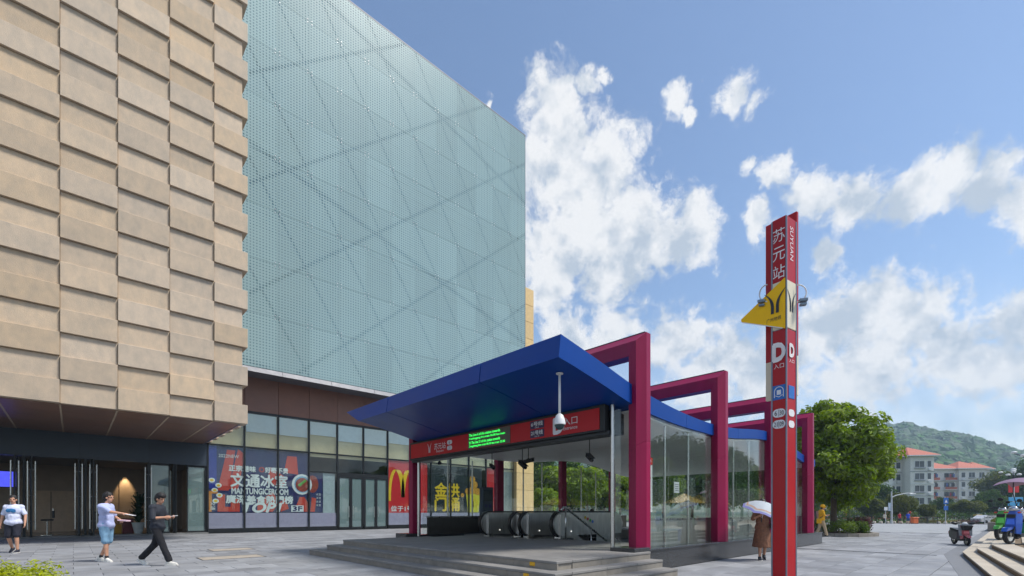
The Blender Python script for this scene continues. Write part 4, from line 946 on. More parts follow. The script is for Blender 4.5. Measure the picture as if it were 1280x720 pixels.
for k, (s, sR) in enumerate((('6', '30'), ('21', '09'))):
    zz = zpx(516 + k * 14); pill(mid(.5) + V((0, 0, zz)), RA, PZ, .215, .145, m_white, pyl, 'exit_badge'); pill(C0 + eb * WB * .5 + nB * .003 + V((0, 0, zz)), RB, PZ, .2, .12, m_white, pyl, 'exit_badge')
    text(s, m_black2, pyl, mid(.5) + nA * .006 + RA * -.05 + V((0, 0, zz)), RA, PZ, h=.08, w=(.04 if len(s) == 1 else .062)); text(sR, m_black2, pyl, mid(.5) + nA * .006 + RA * .05 + V((0, 0, zz)), RA, PZ, h=.08, w=.066)
    MB().obox(mid(.5) + nA * .006 + V((0, 0, zz)), RA * .003, nA * .002, PZ * .06).build('badge_line', m_black2, pyl)
# spot lamps on curved arms
def flood(o, out, label_px):
    out = V(out).normalized(); pts = [o + out * (.17 * math.sin(R(a))) + PZ * (.16 * (1 - math.cos(R(a))) - .02) for a in range(0, 200, 20)]
    return pts
for (o, out) in ((C0 + ea * .28 + nA * .03 + V((0, 0, zpx(372))), ea + PZ * .2), (C0 + eb * WB * .8 + nB * .02 + V((0, 0, zpx(376))), nB * 1.2 + eb)):
    out = V(out).normalized(); pts = [o + out * (  .14 * math.sin(R(a)) + .03) + PZ * (.15 * (1 - math.cos(R(a)))) for a in range(0, 190, 15)]
    arm = MB().tube(pts, .012, 6).build('lamp_arm', m_white, pyl, smooth=True)
    e = pts[2] + out * .02; MB().obox(e, out * .065, out.cross(PZ).normalized() * .05, PZ * .026, .008).build('flood_lamp', m_pylg, arm); MB().obox(e + PZ * -.07, out * .05, out.cross(PZ).normalized() * .04, PZ * .022, .008).build('flood_lamp', m_pylg, arm)
# ================================================================ PLANTS
def leafmat(name, col, col2, rnd=.28):
    return mat(name, col, .55, var=.2, scale=.6, rnd=rnd, col2=col2, island=True, transl=.42, spec=.25)
m_bark = mat('bark', srgb(96, 82, 68), .9, var=.25, scale=8, bump=.6, bscale=20)
LF_A = leafmat('leaf_fresh', (.16, .26, .016), (.30, .41, .025)); LF_B = leafmat('leaf_deep', (.05, .11, .022), (.09, .16, .03)); LF_C = leafmat('leaf_olive', (.10, .13, .022), (.17, .19, .035))
LF_Y = leafmat('leaf_lime', (.34, .40, .012), (.52, .55, .02), .2); LF_R = leafmat('leaf_wine', (.075, .02, .03), (.11, .05, .05)); LF_H = leafmat('leaf_hedge', (.08, .15, .018), (.16, .23, .025))
def leafcloud(b, c, rad, n, size, rr, flat=.8, droop=.3):
    """leaf-sized faces thrown through a ball"""
    for k in range(n):
        d = V((rr.gauss(0, 1), rr.gauss(0, 1), rr.gauss(0, 1) * flat)); d.normalize()
        p = V(c) + V((d.x * rad[0], d.y * rad[1], d.z * rad[2])) * (rr.random() ** .42)
        nrm = (d + V((rr.uniform(-.8, .8), rr.uniform(-.8, .8), rr.uniform(-.2, 1.2)))).normalized()
        a = nrm.orthogonal().normalized(); a.rotate(Matrix.Rotation(rr.uniform(0, 6.28), 3, nrm)); w = nrm.cross(a); s = size * rr.uniform(.6, 1.25)
        o = len(b.v); b.v += [p - a * s, p + w * s * .42 + nrm * s * .1, p + a * s - nrm * s * droop, p - w * s * .42 + nrm * s * .1]; b.f.append((o, o + 1, o + 2, o + 3)); b.mi.append(b.cur)
def make_tree(name, label, loc, h, cr, ch, seed, lm, nclump=70, nleaf=170, leaf=.14, trunk=.14, group=None, base=None, squash=1.0, clump=.30, dens_in=.3):
    """tapered trunk, limbs to the clumps, crown of leaf clumps with gaps; h total height, cr crown radius, ch crown height"""
    rr = random.Random(seed); t = thing(name, label, 'tree', loc, group=group)
    cc = V((rr.uniform(-.1, .1) * cr, rr.uniform(-.1, .1) * cr, h - ch / 2)); cl = []; tries = 0
    while len(cl) < nclump and tries < nclump * 30:
        tries += 1
        d = V((rr.gauss(0, 1), rr.gauss(0, 1), rr.gauss(0, 1))); d.normalize(); q = rr.uniform(dens_in, 1) ** .6
        lump = .80 + .42 * noise.noise(d * 1.7 + V((seed * 3.1, 0, 0))) + .16 * noise.noise(d * 4.1 + V((seed, 7, 0)))
        p = cc + V((d.x * cr * q * lump, d.y * cr * q * lump, d.z * ch / 2 * q * lump * (1 if d.z > 0 else squash)))
        if any((p - x).length < clump * cr * .38 for x in cl): continue
        cl.append(p)
    b = MB()
    tt = V((cc.x * .5, cc.y * .5, h - ch * .62)); b.tube([(0, 0, -.1), (0, 0, .25), tt * .5 + V((rr.uniform(-.1, .1), rr.uniform(-.1, .1), 0)), tt, V((cc.x, cc.y, h - ch * .3))], [trunk * 1.5, trunk * 1.1, trunk * .9, trunk * .7, trunk * .25], 8)
    for p in cl[::3]:
        a = tt * rr.uniform(.75, 1.0); mdl = (a + p) / 2 + V((0, 0, .12 * cr)); b.tube([a, mdl, p], [trunk * .38, trunk * .2, trunk * .06], 5)
    b.build('trunk', m_bark, t, smooth='auto', local=True)
    b = MB()
    for p in cl:
        s = clump * cr * rr.uniform(.7, 1.25); leafcloud(b, p, (s, s, s * .75), int(nleaf * rr.uniform(.7, 1.3)), leaf, rr)
    b.build('crown', lm, t, local=True, fix=False); return t
def place(src, label, loc, rz=0, s=1, sz=None, group=None):
    c = copy_tree(src); c.location = loc; c.rotation_euler = (0, 0, rz); c.scale = (s, s, sz or s); c['label'] = label
    if group: c['group'] = group
    return c
def bush(name, label, loc, rx, ry, h, seed, lm, n=1400, leaf=.06, group=None, cat='bush', nl=16):
    rr = random.Random(seed); t = thing(name, label, cat, loc, group=group); b = MB()
    for k in range(nl):
        a = rr.uniform(0, 6.28); q = rr.random() ** .5 * .75; s = rr.uniform(.3, .5)
        leafcloud(b, (rx * q * math.cos(a), ry * q * math.sin(a), h * rr.uniform(.35, .72)), (rx * s, ry * s, h * .34), n // nl, leaf, rr)
    b.build('foliage', lm, t, local=True, fix=False)
    b = MB()
    for k in range(7):
        a = rr.uniform(0, 6.28); b.tube([(0, 0, -.03), (rx * .3 * math.cos(a), ry * .3 * math.sin(a), h * .3), (rx * .6 * math.cos(a), ry * .6 * math.sin(a), h * .6)], [.02, .014, .006], 5)
    b.build('stem', m_bark, t, local=True); return t
# round bed with kerb, shrubs and the near tree
BC = V((31, 7.5, 0))
bed = thing('flower_bed', 'round raised flower bed with a granite kerb at the plaza edge', 'flower bed', BC)
MB().lathe([(.1, .10), (2.3, .10), (2.3, -.02), (.1, -.02)], BC, 40).build('soil', mat('soil', (.06, .045, .03), .95, var=.3), bed)
for k in range(28):
    a0, a1 = 2 * math.pi * k / 28 + .004, 2 * math.pi * (k + 1) / 28 - .004
    MB().prism([(2.3, a0), (2.55, a0), (2.55, a1), (2.3, a1)], lambda r, a, z: BC + V((r * math.cos(a), r * math.sin(a), z)), -.02, .17).build('kerb_stone', m_stepd, bed)
make_tree('broadleaf_tree', 'large round bright green tree growing in the flower bed', (31.6, 7.1, .1), 7.35, 3.2, 6.3, 11, LF_A, 135, 210, .16, .16, clump=.22, squash=1.05, dens_in=.45)
make_tree('broadleaf_tree', 'leaning green tree hidden behind the last magenta frame', (32.6, 9.6, .1), 7.0, 2.3, 5.0, 17, LF_B, 80, 170, .14, .13)
for (x, y, rx, ry, h, s, lm, lb) in ((29.4, 6.3, .95, .8, .95, 1, LF_H, 'bright green clipped bush at the front of the flower bed'), (30.4, 5.75, .9, .6, .85, 2, LF_H, 'low green bush in the middle of the flower bed rim'), (31.6, 5.75, .8, .6, 1.0, 3, LF_R, 'wine red bush nearest the open plaza in the flower bed'),
                                   (32.6, 6.2, .7, .7, .9, 4, LF_R, 'wine red bush at the far right of the flower bed'), (29.2, 7.6, .8, .9, .9, 5, LF_H, 'green bush half hidden behind the courier')):
    bush('shrub', lb, (x, y, .08), rx, ry, h, s, lm, 1500, .065, 'bushes in the flower bed')
p = px2w(-14, 712, Z=.3)
sh = bush('lime_shrub', 'lime green shrub at the bottom left corner of the view', (p.x * .62, p.y * .62, 0), .62, .62, .745, 8, LF_Y, 11000, .03, nl=44)
p = px2w(-40, 712, Z=.3); place(sh, 'lime green shrub cut off by the left edge', (p.x * .6 - .3, p.y * .6 + .1, 0), 1.2, 1.05, 1.08, group=None)

# far trees: a few kinds, copied
prA = make_tree('street_tree', 'full dark green tree behind the station glass on the left', (52, 52, 0), 9, 4.4, 7.5, 21, LF_B, 85, 110, .34, .2, clump=.30)
prB = make_tree('street_tree', 'light green tree behind the station glass, left of the maroon post', (56, 47, 0), 8, 3.6, 6.4, 22, LF_A, 75, 110, .32, .18, clump=.30)
prC = make_tree('street_tree', 'olive green spreading tree before the apartment blocks', (0, 0, 0), 8.5, 4.6, 6.2, 23, LF_C, 85, 120, .34, .2, clump=.28)
for o in (prA, prB): o['group'] = 'trees beyond the station'
def at_depth(px, d, z=None):
    q = (CF + CR * ((px - 640) / 588)) * d; return V((q.x, q.y, zg(q.x) if z is None else z))
prA.location = at_depth(672, 62); prB.location = at_depth(690, 60)
ND = 'trees beyond the station'
NAMES = ['between the maroon posts', 'right of the middle maroon post', 'in the gap near the doorway edge', 'just beside the stone end wall', 'behind the escalator balustrades', 'seen past the last maroon post', 'low between two taller trees', 'behind the first magenta frame', 'behind the second magenta frame', 'behind the third magenta frame']
for k, (px, d, s, pr, kd) in enumerate(((650, 70, .95, prA, 'dark'), (712, 64, .85, prA, 'dark'), (735, 58, .8, prB, 'light green'), (755, 64, .95, prA, 'dark'), (775, 60, .8, prB, 'light green'), (800, 70, 1.1, prA, 'dark'), (680, 52, .55, prB, 'light green'), (830, 72, 1.1, prB, 'light green'), (865, 76, 1.15, prA, 'dark'), (905, 70, 1.05, prA, 'dark'))):
    place(pr, '%s tree %s' % (kd, NAMES[k]), at_depth(px, d), k * 1.3, s, s * (1.0 + .1 * (k % 3)), ND)
prC.location = at_depth(1212, 92)
prC.scale = (.62, .62, .54)
FT_ = 'trees before the apartment blocks'; prC['group'] = FT_; prC['label'] = 'rounded olive tree in the middle before the right apartment block'
for k, (px, d, s, sz, pr, lb) in enumerate(((1182, 108, .62, .60, prA, 'dark tree at the joint between the two apartment blocks'), (1236, 104, .72, .76, prA, 'dark tree under the right end of the far block'),
        (1264, 128, 1.5, 1.6, prC, 'big olive tree right of the far block'), (1246, 150, 1.3, 1.7, prC, 'olive tree rising behind the dark tree by the far block'), (1295, 118, 1.5, 1.75, prA, 'dark tree cut by the right edge of the view'), (1095, 92, .85, .85, prA, 'dark tree beside the near tree crown'), (1122, 78, .42, .62, prC, 'thin olive tree before the left block windows'),
        (1130, 85, .5, .62, prC, 'slim olive tree with pale leaves by the street lamp arm'), (1090, 84, .55, .55, prC, 'small grey green tree at the left of the lawn'), (1160, 80, .32, .4, prC, 'small clipped round tree on the lawn'), (1060, 100, 1.1, 1.2, prA, 'dark tree behind the crown of the near tree'), (1020, 92, 1.1, 1.1, prB, 'light tree hidden behind the last frame'), (980, 88, 1.1, 1.15, prA, 'dark tree behind the sign pylon'), (945, 90, 1.1, 1.1, prB, 'light tree behind the umbrella'), (1312, 90, 1.1, 1.2, prB, 'light tree just off the right edge'))):
    place(pr, lb, at_depth(px, d), k * .9, s, sz, FT_)
# trees on the right of the plaza, mirrored in the side glass
for k, (x, y, s, pr) in enumerate(((40, -17, 1.0, prA), (47, -18, 1.05, prB), (53, -17, 1.2, prA), (60, -19, 1.15, prB), (68, -19, 1.3, prA), (77, -20, 1.25, prA), (87, -22, 1.4, prB), (33, -18, 1.0, prB))):
    place(pr, ('tree off to the right, %s mirrored in the station side glass' % ['first', 'second', 'third', 'fourth', 'fifth', 'sixth', 'seventh', 'eighth'][k]), (x, y, zg(x)), k * 1.7, s, s, 'trees mirrored in the glass')

# ================================================================ LAWN, HEDGES, ROAD EDGE
m_lawn = mat('lawn', (.055, .10, .02), .95, var=.4, scale=1.5)
def strip(name, d0, d1, dz, m, kind='structure', p0=700, p1=1500):
    """band of ground between two lines that cross the view at 47 degrees to the shop front"""
    b = MB(); n = 20
    for i in range(n):
        pa = p0 + (p1 - p0) * i / n; pb = p0 + (p1 - p0) * (i + 1) / n
        q = [at_depth(pa, d0), at_depth(pb, d0), at_depth(pb, d1), at_depth(pa, d1)]
        b.quad(*[v + V((0, 0, dz)) for v in q])
    return tag(b.build(name, m, local=True), None, kind=kind)
strip('pavement_kerb_band', 72, 73.2, .05, mat('tan_paving', srgb(172, 160, 140), .8, var=.15))
strip('road', 73.2, 78, .02, mat('asphalt', (.10, .10, .105), .9, var=.15))
strip('lawn', 78, 120, .06, m_lawn)
rr = random.Random(5); b = MB()
for k in range(9000):
    q = at_depth(rr.uniform(1040, 1290), rr.uniform(78, 96)); s = .18 * rr.uniform(.6, 1.4); a = rr.uniform(0, 3.14)
    dx, dy = math.cos(a) * s * .3, math.sin(a) * s * .3; b.add([q + V((-dx, -dy, .05)), q + V((dx, dy, .05)), q + V((dx * .3, dy * .3, .05 + s))], [(0, 1, 2)])
tag(b.build('lawn_grass', LF_H, fix=False, local=True), 'short green grass across the lawn before the apartments', 'grass', kind='stuff')
def hedge(px0, px1, d, h, lm, label, n=9, leaf=.22, cnt=260, wd=.9):
    rr = random.Random(int(px0)); a, c = at_depth(px0, d), at_depth(px1, d); t = thing('hedge', label, 'hedge', (a + c) / 2); b = MB()
    N = int((c - a).length / .8)
    for k in range(N):
        q = a.lerp(c, (k + .5) / N) - (a + c) / 2; leafcloud(b, q + V((0, 0, h * .55 * rr.uniform(.9, 1.1))), (.9, wd, h * .55), cnt // 3, leaf, rr)
    b.build('foliage', lm, t, local=True, fix=False); return t
hedge(1030, 1180, 88, 2.4, LF_H, 'long clipped green hedge before the left apartment block'); hedge(1180, 1216, 90, 2.0, LF_B, 'darker hedge before the joint of the apartment blocks'); hedge(1216, 1300, 94, 1.8, LF_B, 'low dark hedge at the right of the lawn')
hedge(1140, 1182, 81, .55, mat('leaf_gold', (.30, .22, .02), .6, rnd=.2, island=True), 'low golden flower hedge along the road, left part', leaf=.12); hedge(1184, 1232, 81, .55, MATS['leaf_gold'], 'low golden flower hedge along the road, right part', leaf=.12)
hedge(1200, 1222, 74, .7, LF_R, 'dark wine hedge behind the parked scooter', leaf=.14)
# ================================================================ HILL
def ridge(px):
    return interp([(300, 15), (560, 25), (660, 38), (700, 60), (740, 66), (800, 60), (900, 62), (1000, 82), (1060, 96), (1090, 104), (1130, 107), (1150, 100), (1185, 90), (1215, 84), (1240, 77), (1280, 71), (1400, 76), (1700, 70)], px)
def hill_z(px, d):
    base = ridge(px) * (smoothstep(260, 640, d) if d < 640 else 1 - .5 * smoothstep(640, 900, d)); q = at_depth(px, d, 0)
    return base * (1 + .16 * noise.noise(q * .006)) + 7 * noise.noise(q * .015) * smoothstep(300, 400, d) - 1
b = MB(); ps = [250 + 20 * i for i in range(75)]; ds = [250, 300, 350, 400, 450, 500, 550, 600, 640, 680, 760, 900]
b.add([at_depth(p, d, hill_z(p, d)) for p in ps for d in ds], [(i * len(ds) + j, (i + 1) * len(ds) + j, (i + 1) * len(ds) + j + 1, i * len(ds) + j + 1) for i in range(len(ps) - 1) for j in range(len(ds) - 1)])
tag(b.build('hill', mat('hill_ground', (.03, .055, .02), .95, var=.3, scale=.02), smooth=True, local=True), None, kind='structure')
rr = random.Random(9); b = MB(); ico = bmesh.new(); bmesh.ops.create_icosphere(ico, subdivisions=2, radius=1); iv = [v.co.copy() for v in ico.verts]; jf = [tuple(v.index for v in f.verts) for f in ico.faces]; ico.free()
for k in range(5200):
    px = rr.uniform(640, 800) if rr.random() < .2 else rr.uniform(1050, 1330); d = 300 + 380 * rr.random() ** .8; q = at_depth(px, d, hill_z(px, d)); s = rr.uniform(3.0, 6.5) * (1.3 if rr.random() < .06 else 1); off = V((rr.uniform(0, 99), 0, 0))
    b.add([q + V((v.x * s, v.y * s, v.z * s * 1.05 + s * .55)) * 1 + v * s * .55 * noise.noise(v * 2.2 + off) + v * s * .3 * noise.noise(v * 5 + off) for v in iv], jf)
tag(b.build('hill_forest', mat('forest_leaf', (.05, .105, .028), .9, var=.5, scale=.12, rnd=.35, island=True, bump=.8, bscale=.9), local=True, fix=False), 'wooded hillside of dark green tree crowns behind the apartments', 'forest', kind='stuff')
q = at_depth(1107, 655, ridge(1107) * .97); tw = thing('lattice_mast', 'thin grey lattice mast on the hilltop', 'mast', q); b = MB(); hh = 30
for sx in (-1, 1):
    for sy in (-1, 1): b.tube([(sx * 2.2, sy * 2.2, 0), (sx * .7, sy * .7, hh)], .35, 4)
for k in range(8):
    z0 = hh * k / 8; w = 2.2 - 1.5 * k / 8; w2 = 2.2 - 1.5 * (k + 1) / 8
    for (a, c) in (((-w, -w, z0), (w2, -w2, z0 + hh / 8)), ((w, -w, z0), (-w2, -w2, z0 + hh / 8)), ((w, -w, z0), (w2, w2, z0 + hh / 8)), ((-w, w, z0), (-w2, -w2, z0 + hh / 8))): b.tube([a, c], .22, 4)
b.build('lattice', mat('mast_grey', srgb(140, 145, 150), .6), tw, local=True)

# ================================================================ APARTMENT BLOCKS
m_wall = mat('apartment_wall', srgb(226, 224, 220), .85, var=.06, scale=.6); m_brick = mat('apartment_brick', srgb(190, 120, 92), .85, var=.1); m_roof = mat('orange_roof_tile', srgb(176, 104, 86), .8, var=.12, scale=2)
m_win = mat('window_glass', (.07, .085, .10), .12, var=.3, scale=.7); m_wfr = mat('window_frame', srgb(225, 226, 228), .5); m_grey = mat('apartment_grey', srgb(160, 162, 166), .8); m_laundry = [mat('laundry%d' % i, c, .8) for i, c in enumerate(((.45, .08, .1), (.1, .15, .4), (.5, .5, .5), (.05, .05, .06)))]
def apartment(name, label, loc, rz, blocks, floors, fh, brick=0):
    """blocks: (x0, x1, front y, depth, [(window x, width)], balcony?) in the block's own frame, -Y is the front"""
    t = thing(name, label, 'building', loc, rz); L = dict(local=True)
    for bi, (x0, x1, yf, dp, wins, bal) in enumerate(blocks):
        zt = floors * fh + .6
        MB().box(x0, x1, yf, yf + dp, brick * fh, zt).build('wall', m_wall, t, **L)
        if brick: MB().box(x0 - .02, x1 + .02, yf - .03, yf + dp, 0, brick * fh).build('base_wall', m_brick, t, **L)
        for f in range(floors):
            z = f * fh + .9
            MB().box(x0 - .08, x1 + .08, yf - .14, yf, f * fh + fh - .18, f * fh + fh - .02).build('floor_band', m_grey if f % 2 else m_wfr, t, **L)
            for (wx, ww) in wins:
                w = MB(); fr = .07; z1 = z + 1.65
                w.box(wx, wx + fr, yf - .09, yf - .005, z, z1).box(wx + ww - fr, wx + ww, yf - .09, yf - .005, z, z1).box(wx + fr, wx + ww - fr, yf - .09, yf - .005, z, z + fr).box(wx + fr, wx + ww - fr, yf - .09, yf - .005, z1 - fr, z1)
                if ww > 1.4: w.box(wx + ww / 2 - .03, wx + ww / 2 + .03, yf - .08, yf - .005, z + fr, z1 - fr)
                w = w.build('window', m_wfr, t, **L); MB().box(wx + fr, wx + ww - fr, yf - .045, yf - .02, z + fr, z1 - fr).build('pane', m_win, w, **L)
                if bal:
                    MB().box(wx - .2, wx + ww + .2, yf - 1.0, yf, f * fh + .0, f * fh + .14).build('balcony_slab', m_wfr, t, **L)
                    bl = MB().box(wx - .2, wx + ww + .2, yf - 1.0, yf - .94, f * fh + .14, f * fh + .95).build('balcony_rail', m_roof if (bal == 2) else m_wall, t, **L)
                    for q in range(3):
                        xx = wx + ww * (q + .3) / 3; MB().box(xx, xx + .45, yf - .6, yf - .55, z + .2, z + 1.2).build('laundry', m_laundry[(q + f * 2 + int(wx)) % 4], bl, **L)
                elif ww > 1.4: MB().box(wx - .05, wx + ww + .05, yf - .4, yf - .005, z - .3, z - .05).build('sill_ledge', m_grey, t, **L)
                else: MB().box(wx + .1, wx + .9, yf - .4, yf - .005, z - .75, z - .2).build('air_unit', m_wfr, t, **L)
        e = 1.0; xm0, xm1 = x0 + min(4, (x1 - x0) / 2 - .2), x1 - min(4, (x1 - x0) / 2 - .2); ym = yf + dp / 2; zr = zt + 2.9
        MB().box(x0 - e, x1 + e, yf - e, yf + dp + e, zt + .004, zt + .25).build('eaves', m_wfr, t, **L)
        MB().add([(x0 - e, yf - e, zt + .25), (x1 + e, yf - e, zt + .25), (x1 + e, yf + dp + e, zt + .25), (x0 - e, yf + dp + e, zt + .25), (xm0, ym, zr), (xm1, ym, zr)], [(0, 1, 5, 4), (1, 2, 5), (2, 3, 4, 5), (3, 0, 4), (3, 2, 1, 0)]).build('roof', m_roof, t, **L)
    return t
ax = at_depth(1109, 120, -.7); rz = math.atan2(CR.y, CR.x) - R(9)
apartment('apartment_block', 'pale five storey apartment block with orange roof and brick base', ax, rz, [(-16, 1.3, 0, 10, [(-15, 1.8), (-12, 1.8), (-8.6, 2.4), (-5.5, 1.2), (-2.9, 2.2)], 0), (1.3, 4.2, 1.6, 9, [(1.7, 1.0), (2.9, 1.1)], 0), (4.2, 9.4, -1.8, 11, [(5.1, 2.2), (7.9, .9)], 0)], 5, 3.05, 1)
bx = at_depth(1202, 150, -.7)
apartment('apartment_block', 'far apartment block with orange roof and laundry on red balconies', bx, rz + R(3), [(-10.5, -1.5, 0, 10, [(-9.8, 2.6), (-5.2, 3.0)], 2), (-1.5, 6.2, -1.0, 10, [(-.9, 1.2), (1.2, 1.9), (4.2, 1.6)], 0), (6.2, 9.8, 2, 9, [(7.0, 1.6)], 0)], 5, 3.0, 0)
# ================================================================ STREET FURNITURE BY THE ROAD
m_pole = mat('pole_grey', srgb(190, 194, 198), .45, metal=.3)
def chandelier_lamp(loc, label, h=9.0, sign=True):
    t = thing('street_lamp', label, 'street lamp', loc, group='cluster street lamps'); L = dict(local=True)
    MB().lathe([(.22, 0), (.22, .4), (.13, .6), (.09, h - 1.5), (.09, h)][0:], (0, 0, 0), 12).build('pole', m_pole, t, smooth='auto', **L)
    MB().lathe([(.14, h - 1.9), (.22, h - 1.6), (.16, h - 1.2), (.10, h - .6)], (0, 0, 0), 12).build('collar', m_dark, t, **L)
    for k in range(8):
        a = math.pi / 4 * k; d = V((math.cos(a), math.sin(a), 0)); zz = h - .55 if k % 2 else h - .15; ln = 1.25 if k % 2 == 0 else .75
        arm = MB().tube([V((0, 0, h - 1.0)), d * ln * .6 + V((0, 0, zz - .35)), d * ln + V((0, 0, zz - .15))], .035, 6).build('arm', m_dark, t, **L)
        MB().ell(d * ln + V((0, 0, zz)), (.27, .27, .13), 12, 6).build('lamp_head', m_wplast, arm, smooth=True, **L)
    MB().ell((0, 0, h + .15), (.3, .3, .2), 12, 6).build('lamp_head', m_wplast, t, smooth=True, **L)
    if sign:
        for s in (-1, 1):
            MB().obox(CR * (.45 * s) + V((0, 0, 5.3)), CR * .3, CF * .03, V((0, 0, .75)), .02).build('red_banner', m_red, t, **L); MB().obox(CR * (.3 * s) + V((0, 0, 6.1)), CR * .35, CF * .03, V((0, 0, .03))).build('banner_arm', m_pole, t, **L)
        MB().obox(CR * .2 + CF * -.1 + V((0, 0, 3.6)), CR * 1.0, CF * .03, V((0, 0, .28)), .01).build('direction_sign', mat('sign_cyan', srgb(70, 160, 210), .4), t, **L); MB().obox(CR * -.1 + CF * -.1 + V((0, 0, 2.95)), CR * .8, CF * .03, V((0, 0, .26)), .01).build('direction_sign', MATS['sign_cyan'], t, **L)
    return t
chandelier_lamp(at_depth(1267, 66), 'white cluster street lamp with red banners and cyan direction signs', 7.6)
chandelier_lamp(at_depth(1289, 50), 'nearer cluster street lamp cut by the right edge', 8.2, False)
q = at_depth(1114.5, 70); t = thing('arm_street_lamp', 'grey street lamp with a long curved arm and pale banner', 'street lamp', q); L = dict(local=True)
MB().lathe([(.2, 0), (.13, .6), (.09, 4.8)], (0, 0, 0), 10).build('pole', m_pole, t, smooth='auto', **L); MB().tube([(0, 0, 3.9), CR * .6 + V((0, 0, 4.2)), CR * 2.2 + V((0, 0, 4.55)), CR * 3.2 + V((0, 0, 4.5))], .06, 8).build('arm', m_pole, t, **L); MB().obox(CR * 3.1 + V((0, 0, 4.48)), CR * .45, CF * .12, V((0, 0, .05)), .02).build('lamp_head', m_wplast, t, **L)
MB().obox(CR * -.28 + V((0, 0, 2.5)), CR * .2, CF * .02, V((0, 0, .6)), .01).build('banner', mat('banner_pale', srgb(190, 205, 220), .5), t, **L)
q = at_depth(1182, 66); t = thing('blue_road_sign', 'blue rectangular road sign on a grey pole before the lawn', 'road sign', q); MB().tube([(0, 0, 0), (0, 0, 3.6)], .05, 8).build('pole', m_pole, t, **L)
MB().obox(CF * -.06 + V((0, 0, 3.3)), CR * .34, CF * .02, V((0, 0, .45)), .01).build('panel', m_sblue, t, **L); MB().obox(CF * -.06 + V((0, 0, 2.3)), CR * .3, CF * .02, V((0, 0, .3)), .01).build('lower_panel', m_sblue, t, **L)
MB().prism([(-.2, -.24), (.2, -.24), (0, .2)], lambda p, q_, a: CR * p + V((0, 0, 3.3 + q_)) + CF * a, -.09, -.082).build('symbol', m_white, t, **L)
q = at_depth(1107, 69); t = thing('short_sign_pole', 'short white pole with a small square plate left of the walkers', 'sign', q); MB().tube([(0, 0, 0), (0, 0, 2.4)], .04, 8).build('pole', m_pole, t, **L); MB().obox(CF * -.05 + V((0, 0, 2.2)), CR * .25, CF * .02, V((0, 0, .25))).build('plate', m_wplast, t, **L)
# railing and low blocks along the kerb
def railing(px0, px1, d, label, m, h=1.0, bars=9):
    a, c = at_depth(px0, d), at_depth(px1, d); t = thing('kerb_railing', label, 'railing', (a + c) / 2, group='railings along the road'); o = (a + c) / 2
    for z in (.15, h): MB().tube([a - o + V((0, 0, z)), c - o + V((0, 0, z))], .03, 6).build('rail', m, t, **L)
    for k in range(bars): p = a.lerp(c, k / (bars - 1)) - o; MB().tube([p, p + V((0, 0, h + (.1 if k in (0, bars - 1) else 0)))], .022 if 0 < k < bars - 1 else .045, 6).build('bar', m, t, **L)
railing(1145, 1158.5, 71.5, 'dark railing bay just right of the blue shirted walker', m_dark); railing(1159, 1172, 71.5, 'second dark railing bay along the road', m_dark); railing(1231, 1256, 64, 'pale railing behind the parked scooters', m_pole, 1.1, 7)
for k in range(13):
    q = at_depth(1084 + k * 8.4 + (22 if k > 7 else 0), 71.8); tag(MB().box(q.x - .35, q.x + .35, q.y - .2, q.y + .2, q.z, q.z + .35, .06).build('kerb_block', mat('block_stone', srgb(180, 172, 160), .8, rnd=.1)), 'pale stone block along the road kerb, %s from the left' % ['leftmost', 'second', 'third', 'fourth', 'fifth', 'sixth', 'seventh', 'eighth', 'ninth', 'tenth', 'eleventh', 'twelfth', 'rightmost, not counted'][k].split(',')[0], 'stone block', 'stone blocks along the kerb')
for (px, d, c, lb) in ((1143, 70.5, srgb(225, 110, 50), 'orange traffic barrier beside the walkers'), (1226, 76, srgb(60, 150, 90), 'green litter bin by the golden hedge'), (1222, 77, srgb(220, 180, 70), 'yellow box on the verge by the green bin')):
    q = at_depth(px, d); t = thing('road_box', lb, 'barrier' if 'barrier' in lb else 'bin', q); mm_ = mat(lb.split()[0] + '_plastic', c, .5)
    MB().obox((0, 0, .45), CR * .4, CF * .3, V((0, 0, .4)), .08).build('body', mm_, t, **L); MB().obox((0, 0, .93 if 'box' not in lb else 1.4), CR * .46, CF * .34, V((0, 0, .07)), .03).build('lid', mm_, t, **L)
    for s in (-1, 1): MB().obox(CR * .3 * s + V((0, 0, .03)), CR * .06, CF * .25, V((0, 0, .05))).build('foot', m_dark, t, **L)
q = at_depth(1137.5, 76); t = thing('red_post', 'thin post with a red top behind the walkers', 'post', q); MB().tube([(0, 0, 0), (0, 0, 1.7)], .07, 8).build('pole', mat('post_brown', srgb(120, 60, 50), .6), t, **L); MB().ell((0, 0, 1.8), (.16, .16, .16)).build('cap', m_orange, t, **L)
# low parked cars behind the railing
def car(loc, rz, col, label):
    t = thing('parked_car', label, 'car', loc, rz, 'cars parked across the road'); m = mat('paint' + label[:12], col, .25, coat=.6)
    prof = [(-2.1, .35), (2.1, .35), (2.15, .75), (1.3, .9), (.7, 1.4), (-1.1, 1.42), (-1.8, .95), (-2.15, .9)]
    MB().prism(prof, lambda p, q_, a: (p, a, q_), -.85, .85).build('body', m, t, **L)
    for s in (-1, 1): MB().prism([(1.12, .93), (.62, 1.34), (-1.02, 1.36), (-1.55, .97)], lambda p, q_, a: (p, a, q_), s * .855, s * .862).build('side_window', m_win, t, **L)
    MB().prism([(1.32, .93), (.74, 1.38), (.72, 1.36), (1.28, .92)], lambda p, q_, a: (p, a, q_), -.75, .75).build('windscreen', m_win, t, **L)
    for x in (-1.3, 1.3):
        for s in (-1, 1): MB().lathe([(.1, -.1), (.31, -.1), (.32, .1), (.1, .1)], (x, s * .78, .32), 16, 'y').build('wheel', m_rubber, t, smooth='auto', **L)
    for s in (-1, 1): MB().box(2.1, 2.17, s * .7 - .2, s * .7 + .2, .6, .75).build('headlight', m_white, t, **L)
